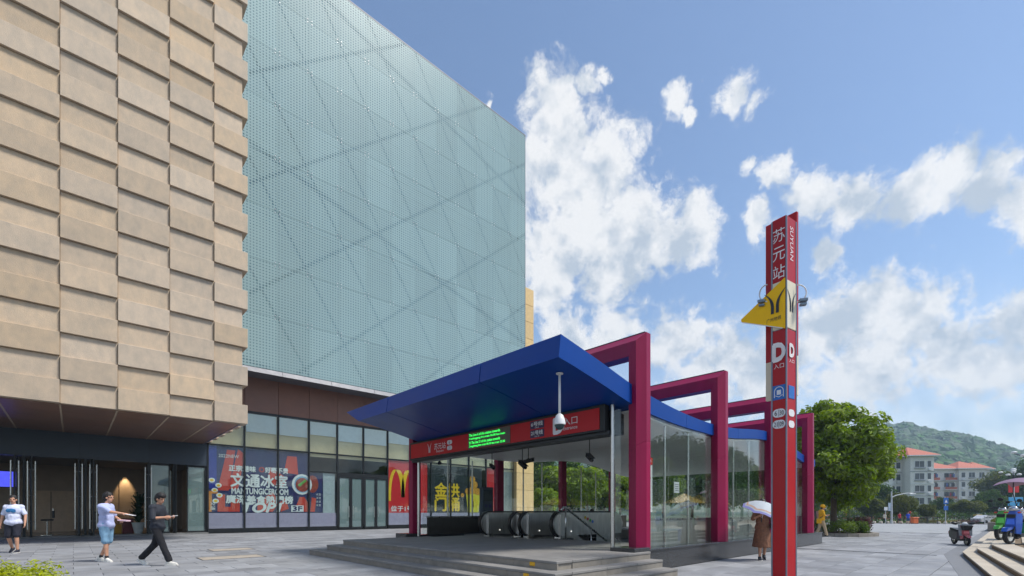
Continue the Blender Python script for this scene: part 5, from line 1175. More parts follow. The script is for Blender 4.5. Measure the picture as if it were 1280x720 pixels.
rzc = math.atan2(CR.y, CR.x)
car(at_depth(1236, 75.5), rzc, (.6, .6, .62), 'white car parked across the road, left of the railing'); car(at_depth(1262, 76), rzc, (.25, .26, .28), 'grey car parked across the road behind the scooters')
# yellow market tents to the right, mirrored in the side glass
for k in range(3):
    x, y = 46 + k * 4.5, -12 - k * .6; t = thing('market_tent', 'yellow market tent, %s of three on the right' % ('first', 'second', 'third')[k], 'tent', (x, y, 0), 0, 'market tents')
    MB().add([(-1.6, -1.6, 2.2), (1.6, -1.6, 2.2), (1.6, 1.6, 2.2), (-1.6, 1.6, 2.2), (0, 0, 3.2)], [(0, 1, 4), (1, 2, 4), (2, 3, 4), (3, 0, 4), (3, 2, 1, 0)]).build('canopy', m_yel, t, **L)
    for sx in (-1, 1):
        for sy in (-1, 1): MB().tube([(sx * 1.5, sy * 1.5, 0), (sx * 1.5, sy * 1.5, 2.2)], .03, 6).build('leg', m_pole, t, **L)
    MB().box(-1.4, 1.4, -1.3, -.7, .0, .85).build('counter', m_red if k % 2 else m_white, t, **L)

# ================================================================ TERRACE ON THE RIGHT
m_terr = mat('terrace_stone', srgb(176, 166, 150), .75, var=.12, scale=2, rnd=.06, bump=.15, bscale=60); m_terrr = mat('terrace_riser', srgb(110, 92, 70), .85, var=.3, scale=6)
ter = thing('stepped_terrace', 'low beige stone terrace with shallow steps at the right', 'terrace', (20, -3, 0))
EDX, EDY = 5.8 / 5.836, .66 / 5.836
for k in range(3):
    z1 = .12 * (k + 1); z0 = .12 * k; y0 = 1.06 - .29 * k; x0 = 19 + .1 * k
    pts = [(x0, y0), (x0 - 14.5 * EDX, y0 - 14.5 * EDY), (4.4, -12), (62, -12), (62, y0)]
    if k == 0: pts[-1] = (40, y0); pts[-2] = (40, -12)
    MB().prism(pts, lambda p, q_, a: (p, q_, a), z0 - (.03 if k == 0 else 0), z1 - .032).build('riser', m_terrr, ter)
    # nosing slabs along the kinked edge
    e0 = V((x0, y0, 0)); dr = V((-EDX, -EDY, 0)); nr = V((EDY, -EDX, 0))
    for i in range(12):
        a = e0 + dr * (i * 1.2 + .003); c = e0 + dr * ((i + 1) * 1.2 - .003); w = .45
        MB().prism([((a - nr * .015).x, (a - nr * .015).y), ((c - nr * .015).x, (c - nr * .015).y), ((c + nr * w).x, (c + nr * w).y), ((a + nr * w).x, (a + nr * w).y)], lambda p, q_, s: (p, q_, s), z1 - .03, z1).build('step_slab', m_terr, ter)
    for i in range(17):
        a = x0 + i * 1.25 + .003; MB().box(a, a + 1.244, y0 - .45, y0 + .015, z1 - .03, z1).build('step_slab', m_terr, ter)
pts = [(19.3, .03), (19.3 - 14.5 * EDX, .03 - 14.5 * EDY), (5, -12), (62, -12), (62, .03)]
for i in range(30):
    for j in range(5):
        x = 6.5 + i * 1.25 + (.6 if j % 2 else 0); y = -.12 - (max(0, 19.3 - x) * .114) - (j + 1) * .8
        MB().prism([(x + .003, y + .003), (x + 1.247, y + .003 + (.1425 if x < 18.2 else 0)), (x + 1.247, y + .797 + (.1425 if x < 18.2 else 0)), (x + .003, y + .797)], lambda p, q_, s: (p, q_, s), .32, .36).build('terrace_slab', m_terr, ter)
tag(MB().prism([(19.25, 1.5), (19.25 - 14 * EDX, 1.5 - 14 * EDY), (19.0 - 14 * EDX, 1.06 - 14 * EDY), (19.0, 1.06), (52, 1.06), (52, 1.5)], lambda p, q_, a: (p, q_, a), -.01, .004).build('paving_border', mat('dark_granite', srgb(112, 114, 118), .7, var=.12, scale=4)), None, kind='structure')
t = thing('low_planter', 'low grey planter box with grass at the far end of the terrace', 'planter', (47, .6, 0)); MB().box(44, 50, .1, 1.3, .0, .62, .03).build('box', m_stepd, t)
rr = random.Random(4); b = MB()
for k in range(14): leafcloud(b, (44.3 + k * .41, .7, .7), (.35, .5, .18), 90, .1, rr)
b.build('foliage', LF_C, t, fix=False)
# teal ground mat under the scooters
tag(MB().prism([(17.0, -.35), (24, -.2), (24, -1.8), (16, -2.2)], lambda p, q_, a: (p, q_, a), .362, .37).build('ground_mat', mat('teal_mat', srgb(70, 120, 130), .7)), 'teal rubber mat lying under the parked scooters', 'mat')

# ================================================================ SCOOTERS
m_chrome = mat('chrome', (.6, .6, .62), .15, metal=1); m_tyre = mat('tyre', (.02, .02, .022), .8)
def scooter(label, loc, rz, col, col2, s=1, basket=False, mitts=False, canopy=None):
    """front towards +X"""
    t = thing('electric_scooter', label, 'scooter', loc, rz, 'electric scooters'); t.scale = (s, s, s); c1 = mat('scooter_paint' + label[:14], col, .3, coat=.5); c2 = mat('scooter_trim' + label[:14], col2, .4, coat=.2)
    for x in (.62, -.58):
        w = MB().lathe([(.15, -.045), (.20, -.055), (.225, -.03), (.23, 0), (.225, .03), (.20, .055), (.15, .045)], (x, 0, .23), 24, 'y', close=True).build('tyre', m_tyre, t, smooth=True, **L)
        MB().lathe([(.03, -.03), (.15, -.04), (.16, 0), (.15, .04), (.03, .03)], (x, 0, .23), 10, 'y').build('rim', m_chrome, w, **L)
    sec = lambda x, w, z0, z1: [V((x, -w, z0)), V((x, w, z0)), V((x, w * .85, z1)), V((x, -w * .85, z1))]
    MB().loft([sec(-.1, .15, .20, .30), sec(.38, .16, .20, .30)]).build('footboard', m_black, t, **L)
    MB().loft([[V((.36, -.15, .28)), V((.36, .15, .28)), V((.48, .10, .30)), V((.48, -.10, .30))], [V((.36, -.18, .55)), V((.36, .18, .55)), V((.55, .12, .55)), V((.55, -.12, .55))], [V((.34, -.17, .82)), V((.34, .17, .82)), V((.50, .10, .82)), V((.50, -.10, .82))], [V((.33, -.1, .98)), V((.33, .1, .98)), V((.42, .06, .98)), V((.42, -.06, .98))]]).build('leg_shield', c1, t, smooth='auto', **L)
    MB().loft([[V((.40, -.08, .5)), V((.40, .08, .5)), V((.58, .07, .5)), V((.58, -.07, .5))], [V((.42, -.075, .47)), V((.42, .075, .47)), V((.80, .07, .46)), V((.80, -.07, .46))], [V((.5, -.07, .44)), V((.5, .07, .44)), V((.86, .06, .36)), V((.86, -.06, .36))]]).build('mudguard', c1, t, smooth='auto', **L)
    for y in (-.08, .08): MB().tube([(.5, y, .55), (.62, y, .23)], .022, 8).build('fork', m_dark, t, **L)
    MB().loft([sec(-.08, .12, .24, .60), sec(-.35, .19, .26, .66), sec(-.65, .18, .36, .68), sec(-.9, .10, .52, .68)]).build('rear_body', c2, t, smooth='auto', **L)
    MB().loft([sec(.0, .12, .62, .70), sec(-.3, .15, .66, .76), sec(-.6, .15, .69, .80), sec(-.82, .10, .70, .80)]).build('seat', m_black, t, smooth='auto', **L)
    MB().tube([(.37, 0, .9), (.33, 0, 1.05)], .03, 8).build('stem', m_dark, t, **L); MB().tube([(.22, -.36, 1.04), (.30, -.2, 1.06), (.33, 0, 1.05), (.30, .2, 1.06), (.22, .36, 1.04)], .018, 8).build('handlebar', m_dark, t, smooth=True, **L)
    MB().ell((.40, 0, 1.0), (.08, .12, .08), 12, 8).build('headlight', m_wplast if basket else m_chrome, t, smooth=True, **L)
    for y in (() if mitts else (-1, 1)):
        m_ = MB().tube([(.27, y * .25, 1.06), (.25, y * .33, 1.25)], .008, 6).build('mirror_stem', m_dark, t, **L); MB().ell((.25, y * .35, 1.29), (.015, .07, .05), 10, 6).build('mirror', m_dark, m_, smooth=True, **L)
    MB().obox((.520, 0, .80), V((.012, 0, .0)), V((0, .10, 0)), V((-.008, 0, .05)), .004).build('number_plate', m_black, t, **L)
    MB().prism([(-.09, .56), (.09, .56), (.07, .72), (-.07, .72)], lambda p, q_, a: (a - (q_ - .56) * .18, p, q_), .535, .562).build('front_badge', mat('badge_silver' + label[:8], tuple(min(1, c * 1.8 + .05) for c in col), .3), t, **L)
    for y in (-1, 1): MB().ell((.45, y * .15, .90), (.03, .045, .025), 10, 6).build('indicator', m_orange, t, smooth=True, **L); MB().box(-.95, -.93, -.09, .09, .5, .62).build('tail_light', m_red, t, **L)
    if basket:
        MB().loft([[V((.46, -.13, .70)), V((.46, .13, .70)), V((.68, .12, .70)), V((.68, -.12, .70))], [V((.42, -.18, .93)), V((.42, .18, .93)), V((.76, .17, .93)), V((.76, -.17, .93))]]).build('basket', m_black, t, **L)
    if mitts:
        for y in (-1, 1): MB().ell((.26, y * .33, 1.03), (.11, .13, .07), 12, 8, Matrix.Rotation(R(18 * y), 3, 'X')).build('mitt', m_black, t, smooth=True, **L)
        MB().loft([[V((.47, -.24, .45)), V((.47, .24, .45)), V((.49, .24, .45)), V((.49, -.24, .45))], [V((.42, -.26, .98)), V((.42, .26, .98)), V((.44, .26, .98)), V((.44, -.26, .98))]]).build('wind_apron', mat('apron_grey', srgb(150, 155, 160), .6, var=.3, scale=8), t, **L)
    if canopy:
        cn = MB(); n = 12
        cn.loft([[V((-.95 + 2.0 * k / n, y, 1.98 + .22 * math.sin(math.pi * (k + .6) / (n + 1.2)) - .34 * (y / .55) ** 2 * .35)) for k in range(n + 1)] + [V((-.95 + 2.0 * k / n, y, 1.965 + .22 * math.sin(math.pi * (k + .6) / (n + 1.2)) - .34 * (y / .55) ** 2 * .35)) for k in range(n, -1, -1)] for y in (-.55, -.35, -.15, 0, .15, .35, .55)])
        c_ = cn.build('canopy', canopy, t, smooth='auto', **L)
        for y in (-.2, .2): MB().tube([(.36, y * .3, 1.0), (.3, y, 1.6), (.25, y, 2.12)], .014, 6).build('canopy_strut', m_dark, c_, **L)
    return t
m_canopy = mat('mauve_canopy', srgb(150, 124, 150), .6, var=.06, transl=.25)
def face(q, off): return math.atan2(-q.y, -q.x) + R(off)
def park(label, px, py, z, off, *a, **k):
    """front wheel stands under the given spot"""
    q = px2w(px, py, Z=z); an = face(q, off); sc_ = a[2] if len(a) > 2 else 1
    return scooter(label, (q.x - math.cos(an) * .62 * sc_, q.y - math.sin(an) * .62 * sc_, z), an, *a, **k)
park('glossy blue electric scooter with its front wheel turned to the plaza', 1261, 680, .365, -24, srgb(40, 90, 190), srgb(60, 150, 90), 1.0)
park('green electric scooter parked left of the blue one', 1249, 675, .365, -20, srgb(80, 170, 70), (.02, .02, .02), 1.0)
park('white scooter under a mauve sunshade canopy', 1272, 671, .365, -14, srgb(200, 205, 210), (.03, .03, .03), 1.0, canopy=m_canopy)
park('small pink and grey scooter with black hand mitts parked alone on the plaza', 1209, 682, 0, 22, srgb(190, 90, 100), (.1, .1, .1), .82, True, True)
# ================================================================ PEOPLE
SKIN = mat('skin', srgb(196, 146, 118), .55, var=.06, scale=9); HAIR = mat('dark_hair', (.012, .010, .010), .6, var=.3, scale=40)
def solid(name, b, m, parent, vox=.012, sm=3, lab=None, fold=0, ff=(9, 9, 5)):
    """fuse overlapping shapes into one continuous skin"""
    me = b.mesh('tmp', m); o = bpy.data.objects.new('tmp', me); COL.objects.link(o)
    r = o.modifiers.new('r', 'REMESH'); r.mode = 'VOXEL'; r.voxel_size = vox
    if sm: s = o.modifiers.new('s', 'SMOOTH'); s.factor = .5; s.iterations = sm
    dg = bpy.context.evaluated_depsgraph_get(); me2 = bpy.data.meshes.new_from_object(o.evaluated_get(dg)); bpy.data.objects.remove(o); bpy.data.meshes.remove(me)
    if fold:                                   # cloth folds and locks of hair
        nn = [v.normal.copy() for v in me2.vertices]
        for v, n_ in zip(me2.vertices, nn):
            q = V((v.co.x * ff[0], v.co.y * ff[1], v.co.z * ff[2])); v.co += n_ * fold * (1 - 2 * abs(noise.noise(q + V((parent.location.x * 7, 0, 0)))) + .5 * noise.noise(q * 2.3))
    me2.name = name; me2.materials.clear(); me2.materials.append(m); me2.polygons.foreach_set('use_smooth', [True] * len(me2.polygons)); me2.update()
    ob = bpy.data.objects.new(name, me2); COL.objects.link(ob); ob.parent = parent
    if lab: ob['label'] = lab
    return ob
def hand(b, w, d, s, curl=.5, palm=None):
    """palm and five bent fingers; w wrist, d along the forearm, palm = palm normal"""
    d = V(d).normalized(); pn = V(palm or (0, -s, 0)); pn = (pn - d * pn.dot(d)).normalized(); sd = d.cross(pn).normalized() * s
    pc = w + d * .05; b.ell(pc, (.05, .042, .018), 10, 6, Matrix((d, sd, pn)).transposed())
    for k, ln in enumerate((.068, .078, .072, .055)):
        r0 = pc + d * .035 + sd * (.03 - k * .02); a1 = d * math.cos(curl * .6) + pn * math.sin(curl * .6); a2 = d * math.cos(curl * 1.8) + pn * math.sin(curl * 1.8)
        k1 = r0 + a1 * ln * .5; b.cap(r0, .0095, k1, .009, 6); b.cap(k1, .009, k1 + a2 * ln * .5, .0075, 6)
    t0 = w + d * .02 + sd * .03; t1 = t0 + d * .03 + sd * .03 + pn * .015; b.cap(t0, .013, t1, .011, 6); b.cap(t1, .011, t1 + d * .03 + pn * .012 * (1 + curl), .009, 6)
BASE = dict(pel=(0, 0, .94), wst=(.0, 0, 1.10), chs=(.0, 0, 1.30), nck=(-.01, 0, 1.46), hd=(.02, 0, 1.62),
            shL=(-.01, .165, 1.395), elL=(-.02, .25, 1.13), wrL=(.06, .26, .88), shR=(-.01, -.165, 1.395), elR=(-.02, -.25, 1.13), wrR=(.06, -.26, .88),
            hiL=(0, .09, .92), knL=(.02, .10, .50), anL=(-.01, .11, .09), hiR=(0, -.09, .92), knR=(.02, -.10, .50), anR=(-.01, -.11, .09), look=0, nod=0, footL=0, footR=0, pitchL=0, pitchR=0)
def person(label, loc, rz, height, J, top, top_m, sleeve, bottom, bot_m, shoe_m, hair='short', fat=1.0, vox=.011, hair_m=None, curlL=.5, curlR=.5, palmL=None, palmR=None, female=False, group=None, sock=None):
    j = dict(BASE); j.update(J); s = height / 1.75
    t = thing('person', label, 'person', loc, rz, group); t.scale = (s, s, s)
    P = {k: V(v) for k, v in j.items() if isinstance(v, tuple)}; f = fat
    hr = Matrix.Rotation(j['look'], 3, 'Z') @ Matrix.Rotation(j['nod'], 3, 'Y'); hd = P['hd']; HP = lambda x, y, z: hd + hr @ V((x, y, z))
    b = MB()
    def torso(b, g):
        b.ell(P['pel'] + V((0, 0, .02)), (.115 * f + g, .165 * f + g, .13)); b.ell(P['wst'], (.105 * f + g, .145 * f + g, .16)); b.ell(P['chs'], (.115 * f + g, .17 * f + g, .19)); b.cap(P['shL'], .06 + g, P['shR'], .06 + g)
        b.cap(P['pel'], .10 * f + g, P['chs'], .11 * f + g)
    torso(b, 0); b.cap(P['nck'] - V((0, 0, .08)), .062, HP(-.01, 0, -.06), .053)
    for sd in 'LR':
        b.cap(P['sh' + sd], .056, P['el' + sd], .042); b.cap(P['el' + sd], .042, P['wr' + sd], .028); hand(b, P['wr' + sd], P['wr' + sd] - P['el' + sd], 1 if sd == 'L' else -1, curlL if sd == 'L' else curlR, palmL if sd == 'L' else palmR)
        b.cap(P['hi' + sd], .088 * f, P['kn' + sd], .058); mid_ = P['kn' + sd].lerp(P['an' + sd], .35); b.cap(P['kn' + sd], .056, mid_, .055); b.cap(mid_, .055, P['an' + sd], .036)
    b.ell(hd + hr @ V((-.005, 0, .03)), (.098, .078, .108), rot=hr); b.ell(HP(.03, 0, -.05), (.062, .056, .068), rot=hr); b.cap(HP(.085, 0, .015), .012, HP(.104, 0, -.022), .016, 6)
    for y in (-1, 1): b.ell(HP(0, .08 * y, -.01), (.022, .012, .034), 8, 6, rot=hr)
    for y in (-1, 1): b.cap(HP(.086, .014 * y, .028), .012, HP(.08, .05 * y, .03), .010, 6)
    solid('body', b, SKIN, t, vox)
    for y in (-1, 1): MB().ell(HP(.088, .032 * y, .008), (.010, .013, .008), 8, 6, rot=hr).build('eye', m_black, t, **L)
    MB().ell(HP(.088, 0, -.058), (.008, .024, .006), 8, 6, rot=hr).build('mouth', mat('lips', srgb(150, 80, 75), .5), t, **L)
    # hair
    b = MB(); b.ell(HP(-.02, 0, .05), (.102, .088, .102), 14, 10, rot=hr); b.ell(HP(-.05, 0, 0), (.072, .082, .10), 12, 8, rot=hr)
    if hair == 'fringe': b.ell(HP(.05, 0, .09), (.062, .082, .05), 12, 8, rot=hr); b.ell(HP(.0, 0, .10), (.09, .088, .06), 12, 8, rot=hr)
    if hair == 'long': b.ell(HP(-.06, 0, -.08), (.055, .08, .14), 12, 8, rot=hr)
    solid('hair', b, hair_m or HAIR, t, vox * 1.1, 1, fold=.011, ff=(45, 45, 20))
    # top
    g = .022; b = MB(); torso(b, g); b.cap(P['wst'], .125 * f + g, P['pel'] + V((0, 0, .02 if top != 'dress' else 0)), .125 * f + g)
    b.ell(P['pel'] + V((0, 0, -.01)), (.13 * f + g, .175 * f + g, .12))
    for sd in 'LR':
        e = P['sh' + sd].lerp(P['el' + sd], min(1, sleeve)); b.cap(P['sh' + sd] + V((0, 0, .0)), .066, e, .064)
        if sleeve > 1: b.cap(P['el' + sd], .06, P['el' + sd].lerp(P['wr' + sd], sleeve - 1), .05)
    if top == 'dress':
        pc = P['pel']; b.tube([pc + V((0, 0, .05)), pc + V((-.01, 0, -.15)), pc + V((-.02, 0, -.38)), pc + V((-.03, .0, -.56))], [.16, .20, .235, .26], 16)
    solid('dress' if top == 'dress' else 'shirt', b, top_m, t, vox * 1.1, 4, fold=.007, ff=(8, 8, 5))
    # bottom
    if bottom:
        b = MB(); b.ell(P['pel'], (.125 * f + .012, .168 * f + .012, .12)); 
        for sd in 'LR':
            if bottom == 'shorts':
                k = P['hi' + sd].lerp(P['kn' + sd], .92); b.cap(P['hi' + sd], .105 * f, k, .092)
            else:
                b.cap(P['hi' + sd], .10 * f, P['kn' + sd], .078); b.cap(P['kn' + sd], .076, P['an' + sd] + V((0, 0, .04)), .072)
        solid('shorts' if bottom == 'shorts' else 'trousers', b, bot_m, t, vox * 1.1, 3, fold=.008, ff=(10, 10, 6))
    for sd in 'LR':
        a = P['an' + sd]; yaw = j['foot' + sd]; pi = j['pitch' + sd]; M3 = Matrix.Rotation(yaw, 3, 'Z') @ Matrix.Rotation(pi, 3, 'Y'); Q = lambda x, y, z: a + M3 @ V((x, y, z))
        b = MB(); b.cap(Q(-.03, 0, -.045), .044, Q(.09, 0, -.05), .045); b.cap(Q(.09, 0, -.052), .044, Q(.165, 0, -.062), .034); b.cap(Q(-.03, 0, -.01), .045, Q(.02, 0, -.02), .045)
        sh_ = solid('shoe', b, shoe_m, t, vox, 1)
        b = MB(); b.prism([(-.08, -.035), (.0, -.042), (.12, -.05), (.2, -.03), (.21, 0), (.2, .03), (.12, .05), (0, .042), (-.08, .035)], lambda p, q_, z: Q(p, q_, z), -.098, -.07); b.build('sole', mat('sole_white', srgb(225, 222, 215), .6), sh_, **L)
        if sock: MB().tube([Q(0, 0, 0), a + (P['kn' + sd] - a) * .16], .042, 10).build('sock', sock, t, **L)
    return t
m_tee = mat('lilac_tee', srgb(176, 184, 222), .85, var=.05, scale=12); m_teeW = mat('white_tee', srgb(205, 210, 232), .85, var=.05, scale=12); m_teeN = mat('charcoal_tee', srgb(40, 44, 54), .85, var=.1, scale=12)
m_navyS = mat('navy_shorts', srgb(30, 32, 46), .85); m_denim = mat('light_denim', srgb(120, 158, 186), .9, var=.2, scale=14); m_blackT = mat('black_trousers', srgb(22, 22, 28), .9, var=.15, scale=10)
m_shoeW = mat('white_shoe', srgb(215, 212, 204), .6); m_shoeN = mat('dark_shoe', srgb(38, 40, 52), .6)
RG = math.atan2(CR.y, CR.x)      # facing to the right of the view
# man walking in from the left, printed tee
q = px2w(17, 691, Z=0)
p1 = person('man in a white printed t-shirt and navy shorts walking in at the far left', (q.x, q.y, 0), RG - R(66), 1.80, dict(hd=(.03, 0, 1.62), elL=(.02, .28, 1.14), wrL=(.10, .30, .90), elR=(-.05, -.27, 1.13), wrR=(-.02, -.30, .88), knL=(.10, .11, .52), anL=(.08, .12, .09), knR=(.03, -.11, .50), anR=(-.22, -.12, .13), pitchR=.35, look=.2), 'tee', m_teeW, .75, 'shorts', m_navyS, m_shoeN, 'short', 1.12)
b = MB()
for k, (y, z, w, h) in enumerate(((.0, 1.30, .11, .05), (.05, 1.27, .06, .05), (-.06, 1.29, .06, .06))): b.ell((.150 - .02 * abs(y) * 8, y, z), (.012, w, h), 12, 8)
b.build('shirt_print', mat('print_blue', srgb(50, 120, 175), .8, var=.3, scale=20), p1, **L)
# man handing out leaflets
q = px2w(133, 702, Z=0)
p2 = person('man in a lilac t-shirt and denim shorts holding out a leaflet', (q.x, q.y, 0), RG + R(8), 1.78, dict(hd=(.05, 0, 1.62), elR=(.26, -.24, 1.26), wrR=(.50, -.20, 1.22), elL=(.02, .27, 1.14), wrL=(.20, .20, 1.05), knL=(-.02, .10, .50), anL=(-.20, .10, .10), knR=(.05, -.10, .50), anR=(.08, -.11, .09), pitchL=.25, footR=-.5), 'tee', m_tee, .8, 'shorts', m_denim, m_shoeW, 'short', 1.10, curlR=.9, curlL=.7, palmR=(0, .5, -.8), sock=m_black)
M2 = Matrix.Translation(p2.location) @ Matrix.Rotation(p2.rotation_euler.z, 4, 'Z') @ Matrix.Scale(p2.scale.x, 4)
def held(name, label, cat, M4, shapes, m):
    b = MB(); shapes(b); b.v = [M4 @ v for v in b.v]; return tag(b.build(name, m), label, cat)
held('leaflet', 'white leaflet held out at the end of the man\'s arm', 'leaflet', M2, lambda b: b.obox((.66, -.19, 1.19), V((.10, 0, -.02)), V((0, .07, 0)), V((0, 0, .003))), m_white)
held('leaflet_stack', 'stack of pink leaflets held at the waist of the lilac shirted man', 'leaflets', M2, lambda b: b.obox((.30, .17, 1.04), V((.11, 0, -.01)), V((0, .08, 0)), V((0, 0, .014))), mat('leaflet_pink', srgb(225, 190, 205), .6))
# man looking at his phone
q = px2w(197, 706.5, Z=0)
p3 = person('man in a charcoal t-shirt and black trousers striding while reading his phone', (q.x, q.y, 0), RG + R(4), 1.74, dict(hd=(.06, 0, 1.60), nck=(.01, 0, 1.46), elR=(.06, -.25, 1.14), wrR=(.26, -.16, 1.16), elL=(.06, .25, 1.14), wrL=(.27, .12, 1.17), knR=(.16, -.09, .53), anR=(.32, -.09, .10), knL=(-.12, .09, .50), anL=(-.42, .10, .15), pitchL=.55, nod=.25, look=-.25), 'tee', m_teeN, 1.0, 'trousers', m_blackT, m_shoeW, 'fringe', 1.0, curlL=1.1, curlR=1.0)
M3_ = Matrix.Translation(p3.location) @ Matrix.Rotation(p3.rotation_euler.z, 4, 'Z') @ Matrix.Scale(p3.scale.x, 4)
held('mobile_phone', 'pale mobile phone in the hands of the man in black trousers', 'phone', M3_, lambda b: b.obox((.40, -.04, 1.19), V((.075, 0, .01)), V((0, .038, 0)), V((0, 0, .006)), .004), m_white)
# woman with parasol
q = px2w(953, 700, Z=0); m_dress = mat('brown_dress', srgb(128, 88, 66), .85, var=.35, scale=26)
p4 = person('woman in a brown patterned dress walking under a pale umbrella', (q.x, q.y, 0), RG - R(105), 1.63, dict(hd=(.03, 0, 1.60), elR=(.10, -.26, 1.18), wrR=(.24, -.14, 1.26), elL=(-.02, .27, 1.12), wrL=(-.02, .30, .88), knR=(.12, -.09, .52), anR=(.10, -.09, .09), knL=(-.03, .09, .50), anL=(-.24, .10, .13), pitchL=.4), 'dress', m_dress, .95, None, None, m_shoeN, 'long', 1.05, curlR=1.3)
M4_ = Matrix.Translation(p4.location) @ Matrix.Rotation(p4.rotation_euler.z, 4, 'Z') @ Matrix.Scale(p4.scale.x, 4)
hb = M4_ @ V((.33, -.10, 1.26)); um = thing('umbrella', 'pale grey umbrella with a lilac scalloped rim held by the woman', 'umbrella', hb)
m_umb = mat('umbrella_grey', srgb(196, 206, 214), .6, var=.05, transl=.3); m_umbr = mat('umbrella_rim', srgb(150, 150, 215), .6, transl=.3); m_umbo = mat('umbrella_band', srgb(206, 170, 150), .6, transl=.3)
tilt = Matrix.Rotation(R(10), 3, CF) @ Matrix.Rotation(R(20), 3, CR); top = CR * .10 + V((0, 0, .36))
def ring(r, z, n=8, sub=3):
    out = []
    for k in range(n):
        for s in range(sub):
            f_ = s / sub; a0 = 2 * math.pi * k / n; a1 = 2 * math.pi * (k + 1) / n; p0 = V((math.cos(a0), math.sin(a0), 0)); p1_ = V((math.cos(a1), math.sin(a1), 0))
            pp = p0.lerp(p1_, f_) * r; pp.z = z + .06 * r * math.sin(math.pi * f_); out.append(top + tilt @ pp)
    return out
RGS = [(.02, 0), (.15, -.02), (.30, -.075), (.40, -.135), (.44, -.165), (.47, -.19), (.52, -.235)]
for nm, mt, a, c in (('canopy', m_umb, 0, 3), ('band', m_umbo, 3, 4), ('canopy_band', m_umb, 4, 5), ('rim', m_umbr, 5, 6)):
    MB().loft([ring(r, z) for r, z in RGS[a:c + 1]], cap=False).build(nm, mt, um, smooth='auto', local=True, fix=False)
MB().tube([V((0, 0, -.12)), top + tilt @ V((0, 0, .03))], .009, 8).build('shaft', m_steel, um, local=True)
MB().tube([V((0, 0, -.16)), V((0, 0, -.04))], .016, 8).build('grip', m_dark, um, local=True)
for k in range(8):
    a = 2 * math.pi * k / 8; MB().tube([top + tilt @ V((r * math.cos(a), r * math.sin(a), z - .006)) for r, z in RGS], .004, 4).build('rib', m_steel, um, local=True)
bg = thing('handbag', 'small brown shoulder bag at the woman\'s hip', 'handbag', M4_ @ V((.02, .24, .95))); m_bag = mat('bag_brown', srgb(92, 66, 56), .5, var=.15)
o_ = M4_ @ V((.12, .22, .98)); Mr = (M4_.to_3x3()).normalized()
MB().obox(o_, Mr @ V((.12, 0, 0)), Mr @ V((0, .04, 0)), V((0, 0, .075)), .015).build('pouch', m_bag, bg); MB().tube([o_ + Mr @ V((.1, 0, .07)), M4_ @ V((.17, .10, 1.25)), M4_ @ V((0, .08, 1.50)), M4_ @ V((-.15, .12, 1.25)), o_ + Mr @ V((-.1, 0, .07))], .008, 6).build('strap', m_bag, bg)
bg = thing('shopping_bag', 'bright blue shopping bag hanging from the woman\'s hand', 'bag', M4_ @ V((-.02, .31, .3)))
o_ = M4_ @ V((-.02, .33, .62)); MB().obox(o_, Mr @ V((.14, 0, 0)), Mr @ V((0, .05, 0)), V((0, 0, .18)), .012).build('body', mat('bag_blue', srgb(40, 60, 190), .5, var=.1), bg); MB().tube([o_ + V((0, 0, .17)) + Mr @ V((.06, 0, 0)), M4_ @ V((-.02, .315, .83)), o_ + V((0, 0, .17)) - Mr @ V((.06, 0, 0))], .008, 6).build('handle', MATS['bag_blue'], bg)
# courier in yellow
q = px2w(1027, 671, Z=0); m_cy = mat('courier_yellow', srgb(236, 172, 20), .7, var=.08); m_kh = mat('khaki_trousers', srgb(196, 172, 138), .85, var=.1)
p5 = person('courier in a yellow shirt and helmet looking down at a phone', (q.x, q.y, 0), RG - R(14), 1.66, dict(hd=(.07, 0, 1.59), nck=(.02, 0, 1.45), elR=(.05, -.25, 1.14), wrR=(.26, -.16, 1.18), elL=(.04, .26, 1.13), wrL=(.06, .27, .88), knR=(.12, -.09, .51), anR=(.20, -.10, .09), knL=(-.08, .09, .50), anL=(-.22, .10, .10), nod=.45, pitchL=.2), 'tee', m_cy, .9, 'trousers', m_kh, m_black, 'short', 1.05, curlR=1.2)
M5 = Matrix.Translation(p5.location) @ Matrix.Rotation(p5.rotation_euler.z, 4, 'Z') @ Matrix.Scale(p5.scale.x, 4)
hl = thing('helmet', 'yellow riding helmet on the courier', 'helmet', M5 @ V((.06, 0, 1.62))); hrm = (Matrix.Rotation(p5.rotation_euler.z, 3, 'Z') @ Matrix.Rotation(.45, 3, 'Y'))
b = MB(); b.ell(M5 @ V((.06, 0, 1.655)), (.125, .11, .11), 16, 10, rot=hrm); b.build('shell', m_cy, hl, smooth=True); MB().obox(M5 @ V((.18, 0, 1.63)), hrm @ V((.06, 0, 0)), hrm @ V((0, .08, 0)), hrm @ V((0, 0, .006)), .003).build('peak', m_cy, hl)
cb = thing('courier_bag', 'yellow shoulder bag at the courier\'s hip with black strap', 'bag', M5 @ V((-.2, -.05, .75))); MB().obox(M5 @ V((-.17, -.14, .86)), hrm.copy() @ V((0, 0, 0)) + V((.08, 0, 0)), V((0, .10, 0)), V((0, 0, .13)), .02).build('body', m_cy, cb); MB().tube([M5 @ V((-.17, -.14, .98)), M5 @ V((.0, -.215, 1.15)), M5 @ V((.11, 0.05, 1.38)), M5 @ V((.0, .12, 1.49))], .014, 6).build('strap', m_black, cb)
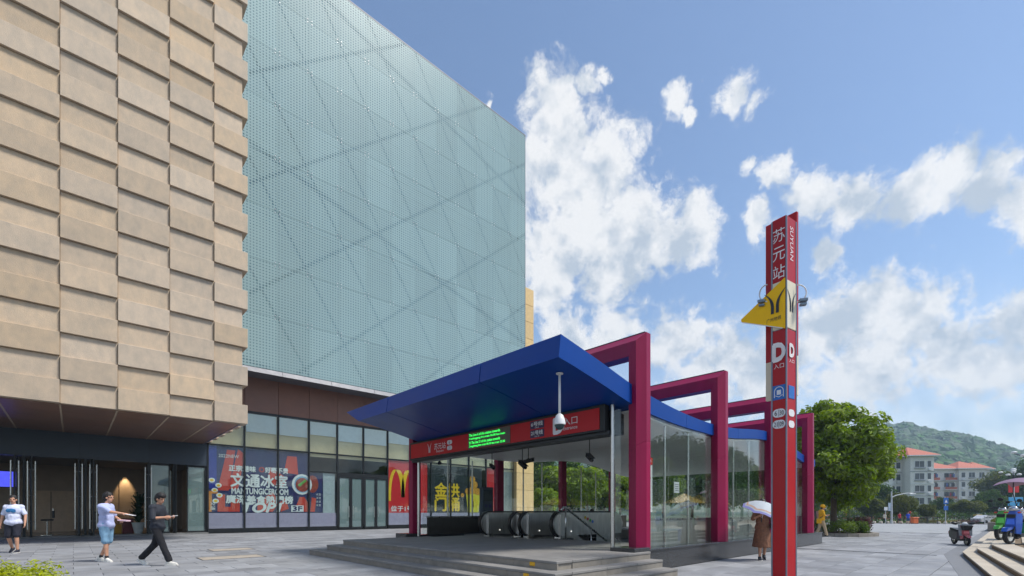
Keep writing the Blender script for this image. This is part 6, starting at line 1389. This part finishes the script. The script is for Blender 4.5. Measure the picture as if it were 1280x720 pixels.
held('courier_phone', 'small dark phone in the courier\'s hand', 'phone', M5, lambda b: b.obox((.38, -.13, 1.22), V((.05, 0, .05)), V((0, .038, 0)), V((-.005, 0, .005)), .003), m_black)
# far walkers and the person inside the entrance
FW = 'far walkers at the end of the plaza'
def far_person(px, d, rz, h, lb, top_m, bot, bot_m, sh, z=None):
    q = at_depth(px, d, z); return person(lb, q, rz, h, dict(knL=(.1, .1, .5), anL=(.16, .1, .09), anR=(-.16, -.1, .11)), 'tee', top_m, .8, bot, bot_m, sh, 'short', 1.05, vox=.022, group=FW)
far_person(1106, 70, RG - R(90), 1.62, 'far walker in a cream top and dark trousers, leftmost of three', mat('cream_top', srgb(215, 205, 185), .8), 'trousers', m_navyS, m_shoeN)
far_person(1124.5, 69, RG - R(80), 1.70, 'far walker in a dark red shirt', mat('red_top', srgb(170, 30, 50), .8), 'shorts', m_navyS, m_shoeN)
far_person(1135, 69, RG - R(100), 1.75, 'far walker in a bright blue shirt', mat('blue_top', srgb(30, 70, 190), .8), 'shorts', mat('blue_shorts', srgb(40, 70, 120), .8), m_shoeN)
q = at_depth(740, 17.2, -.35); person('person in black going down the station stairs, only the head and shoulders showing', q, RG + R(40), 1.72, dict(knL=(.1, .1, .5), anR=(-.1, -.1, .1)), 'tee', m_teeN, 1, 'trousers', m_blackT, m_shoeN, 'short', 1, vox=.02)
# ================================================================ AIR
hz = MB().box(-60, 1050, -420, 1000, -2.2, 190)
hz = hz.build('haze', None, local=True); hz.data.materials.clear()
mh = bpy.data.materials.new('pale_haze'); mh.use_nodes = True; nt = mh.node_tree; nt.nodes.remove(nt.nodes['Principled BSDF'])
pv = nt.nodes.new('ShaderNodeVolumePrincipled'); pv.inputs['Color'].default_value = (.60, .80, 1, 1); pv.inputs['Density'].default_value = .0005; pv.inputs['Anisotropy'].default_value = .2
nt.links.new(pv.outputs[0], nt.nodes['Material Output'].inputs['Volume']); hz.data.materials.append(mh); tag(hz, 'thin pale haze filling the air out to the hill', 'haze', kind='stuff')
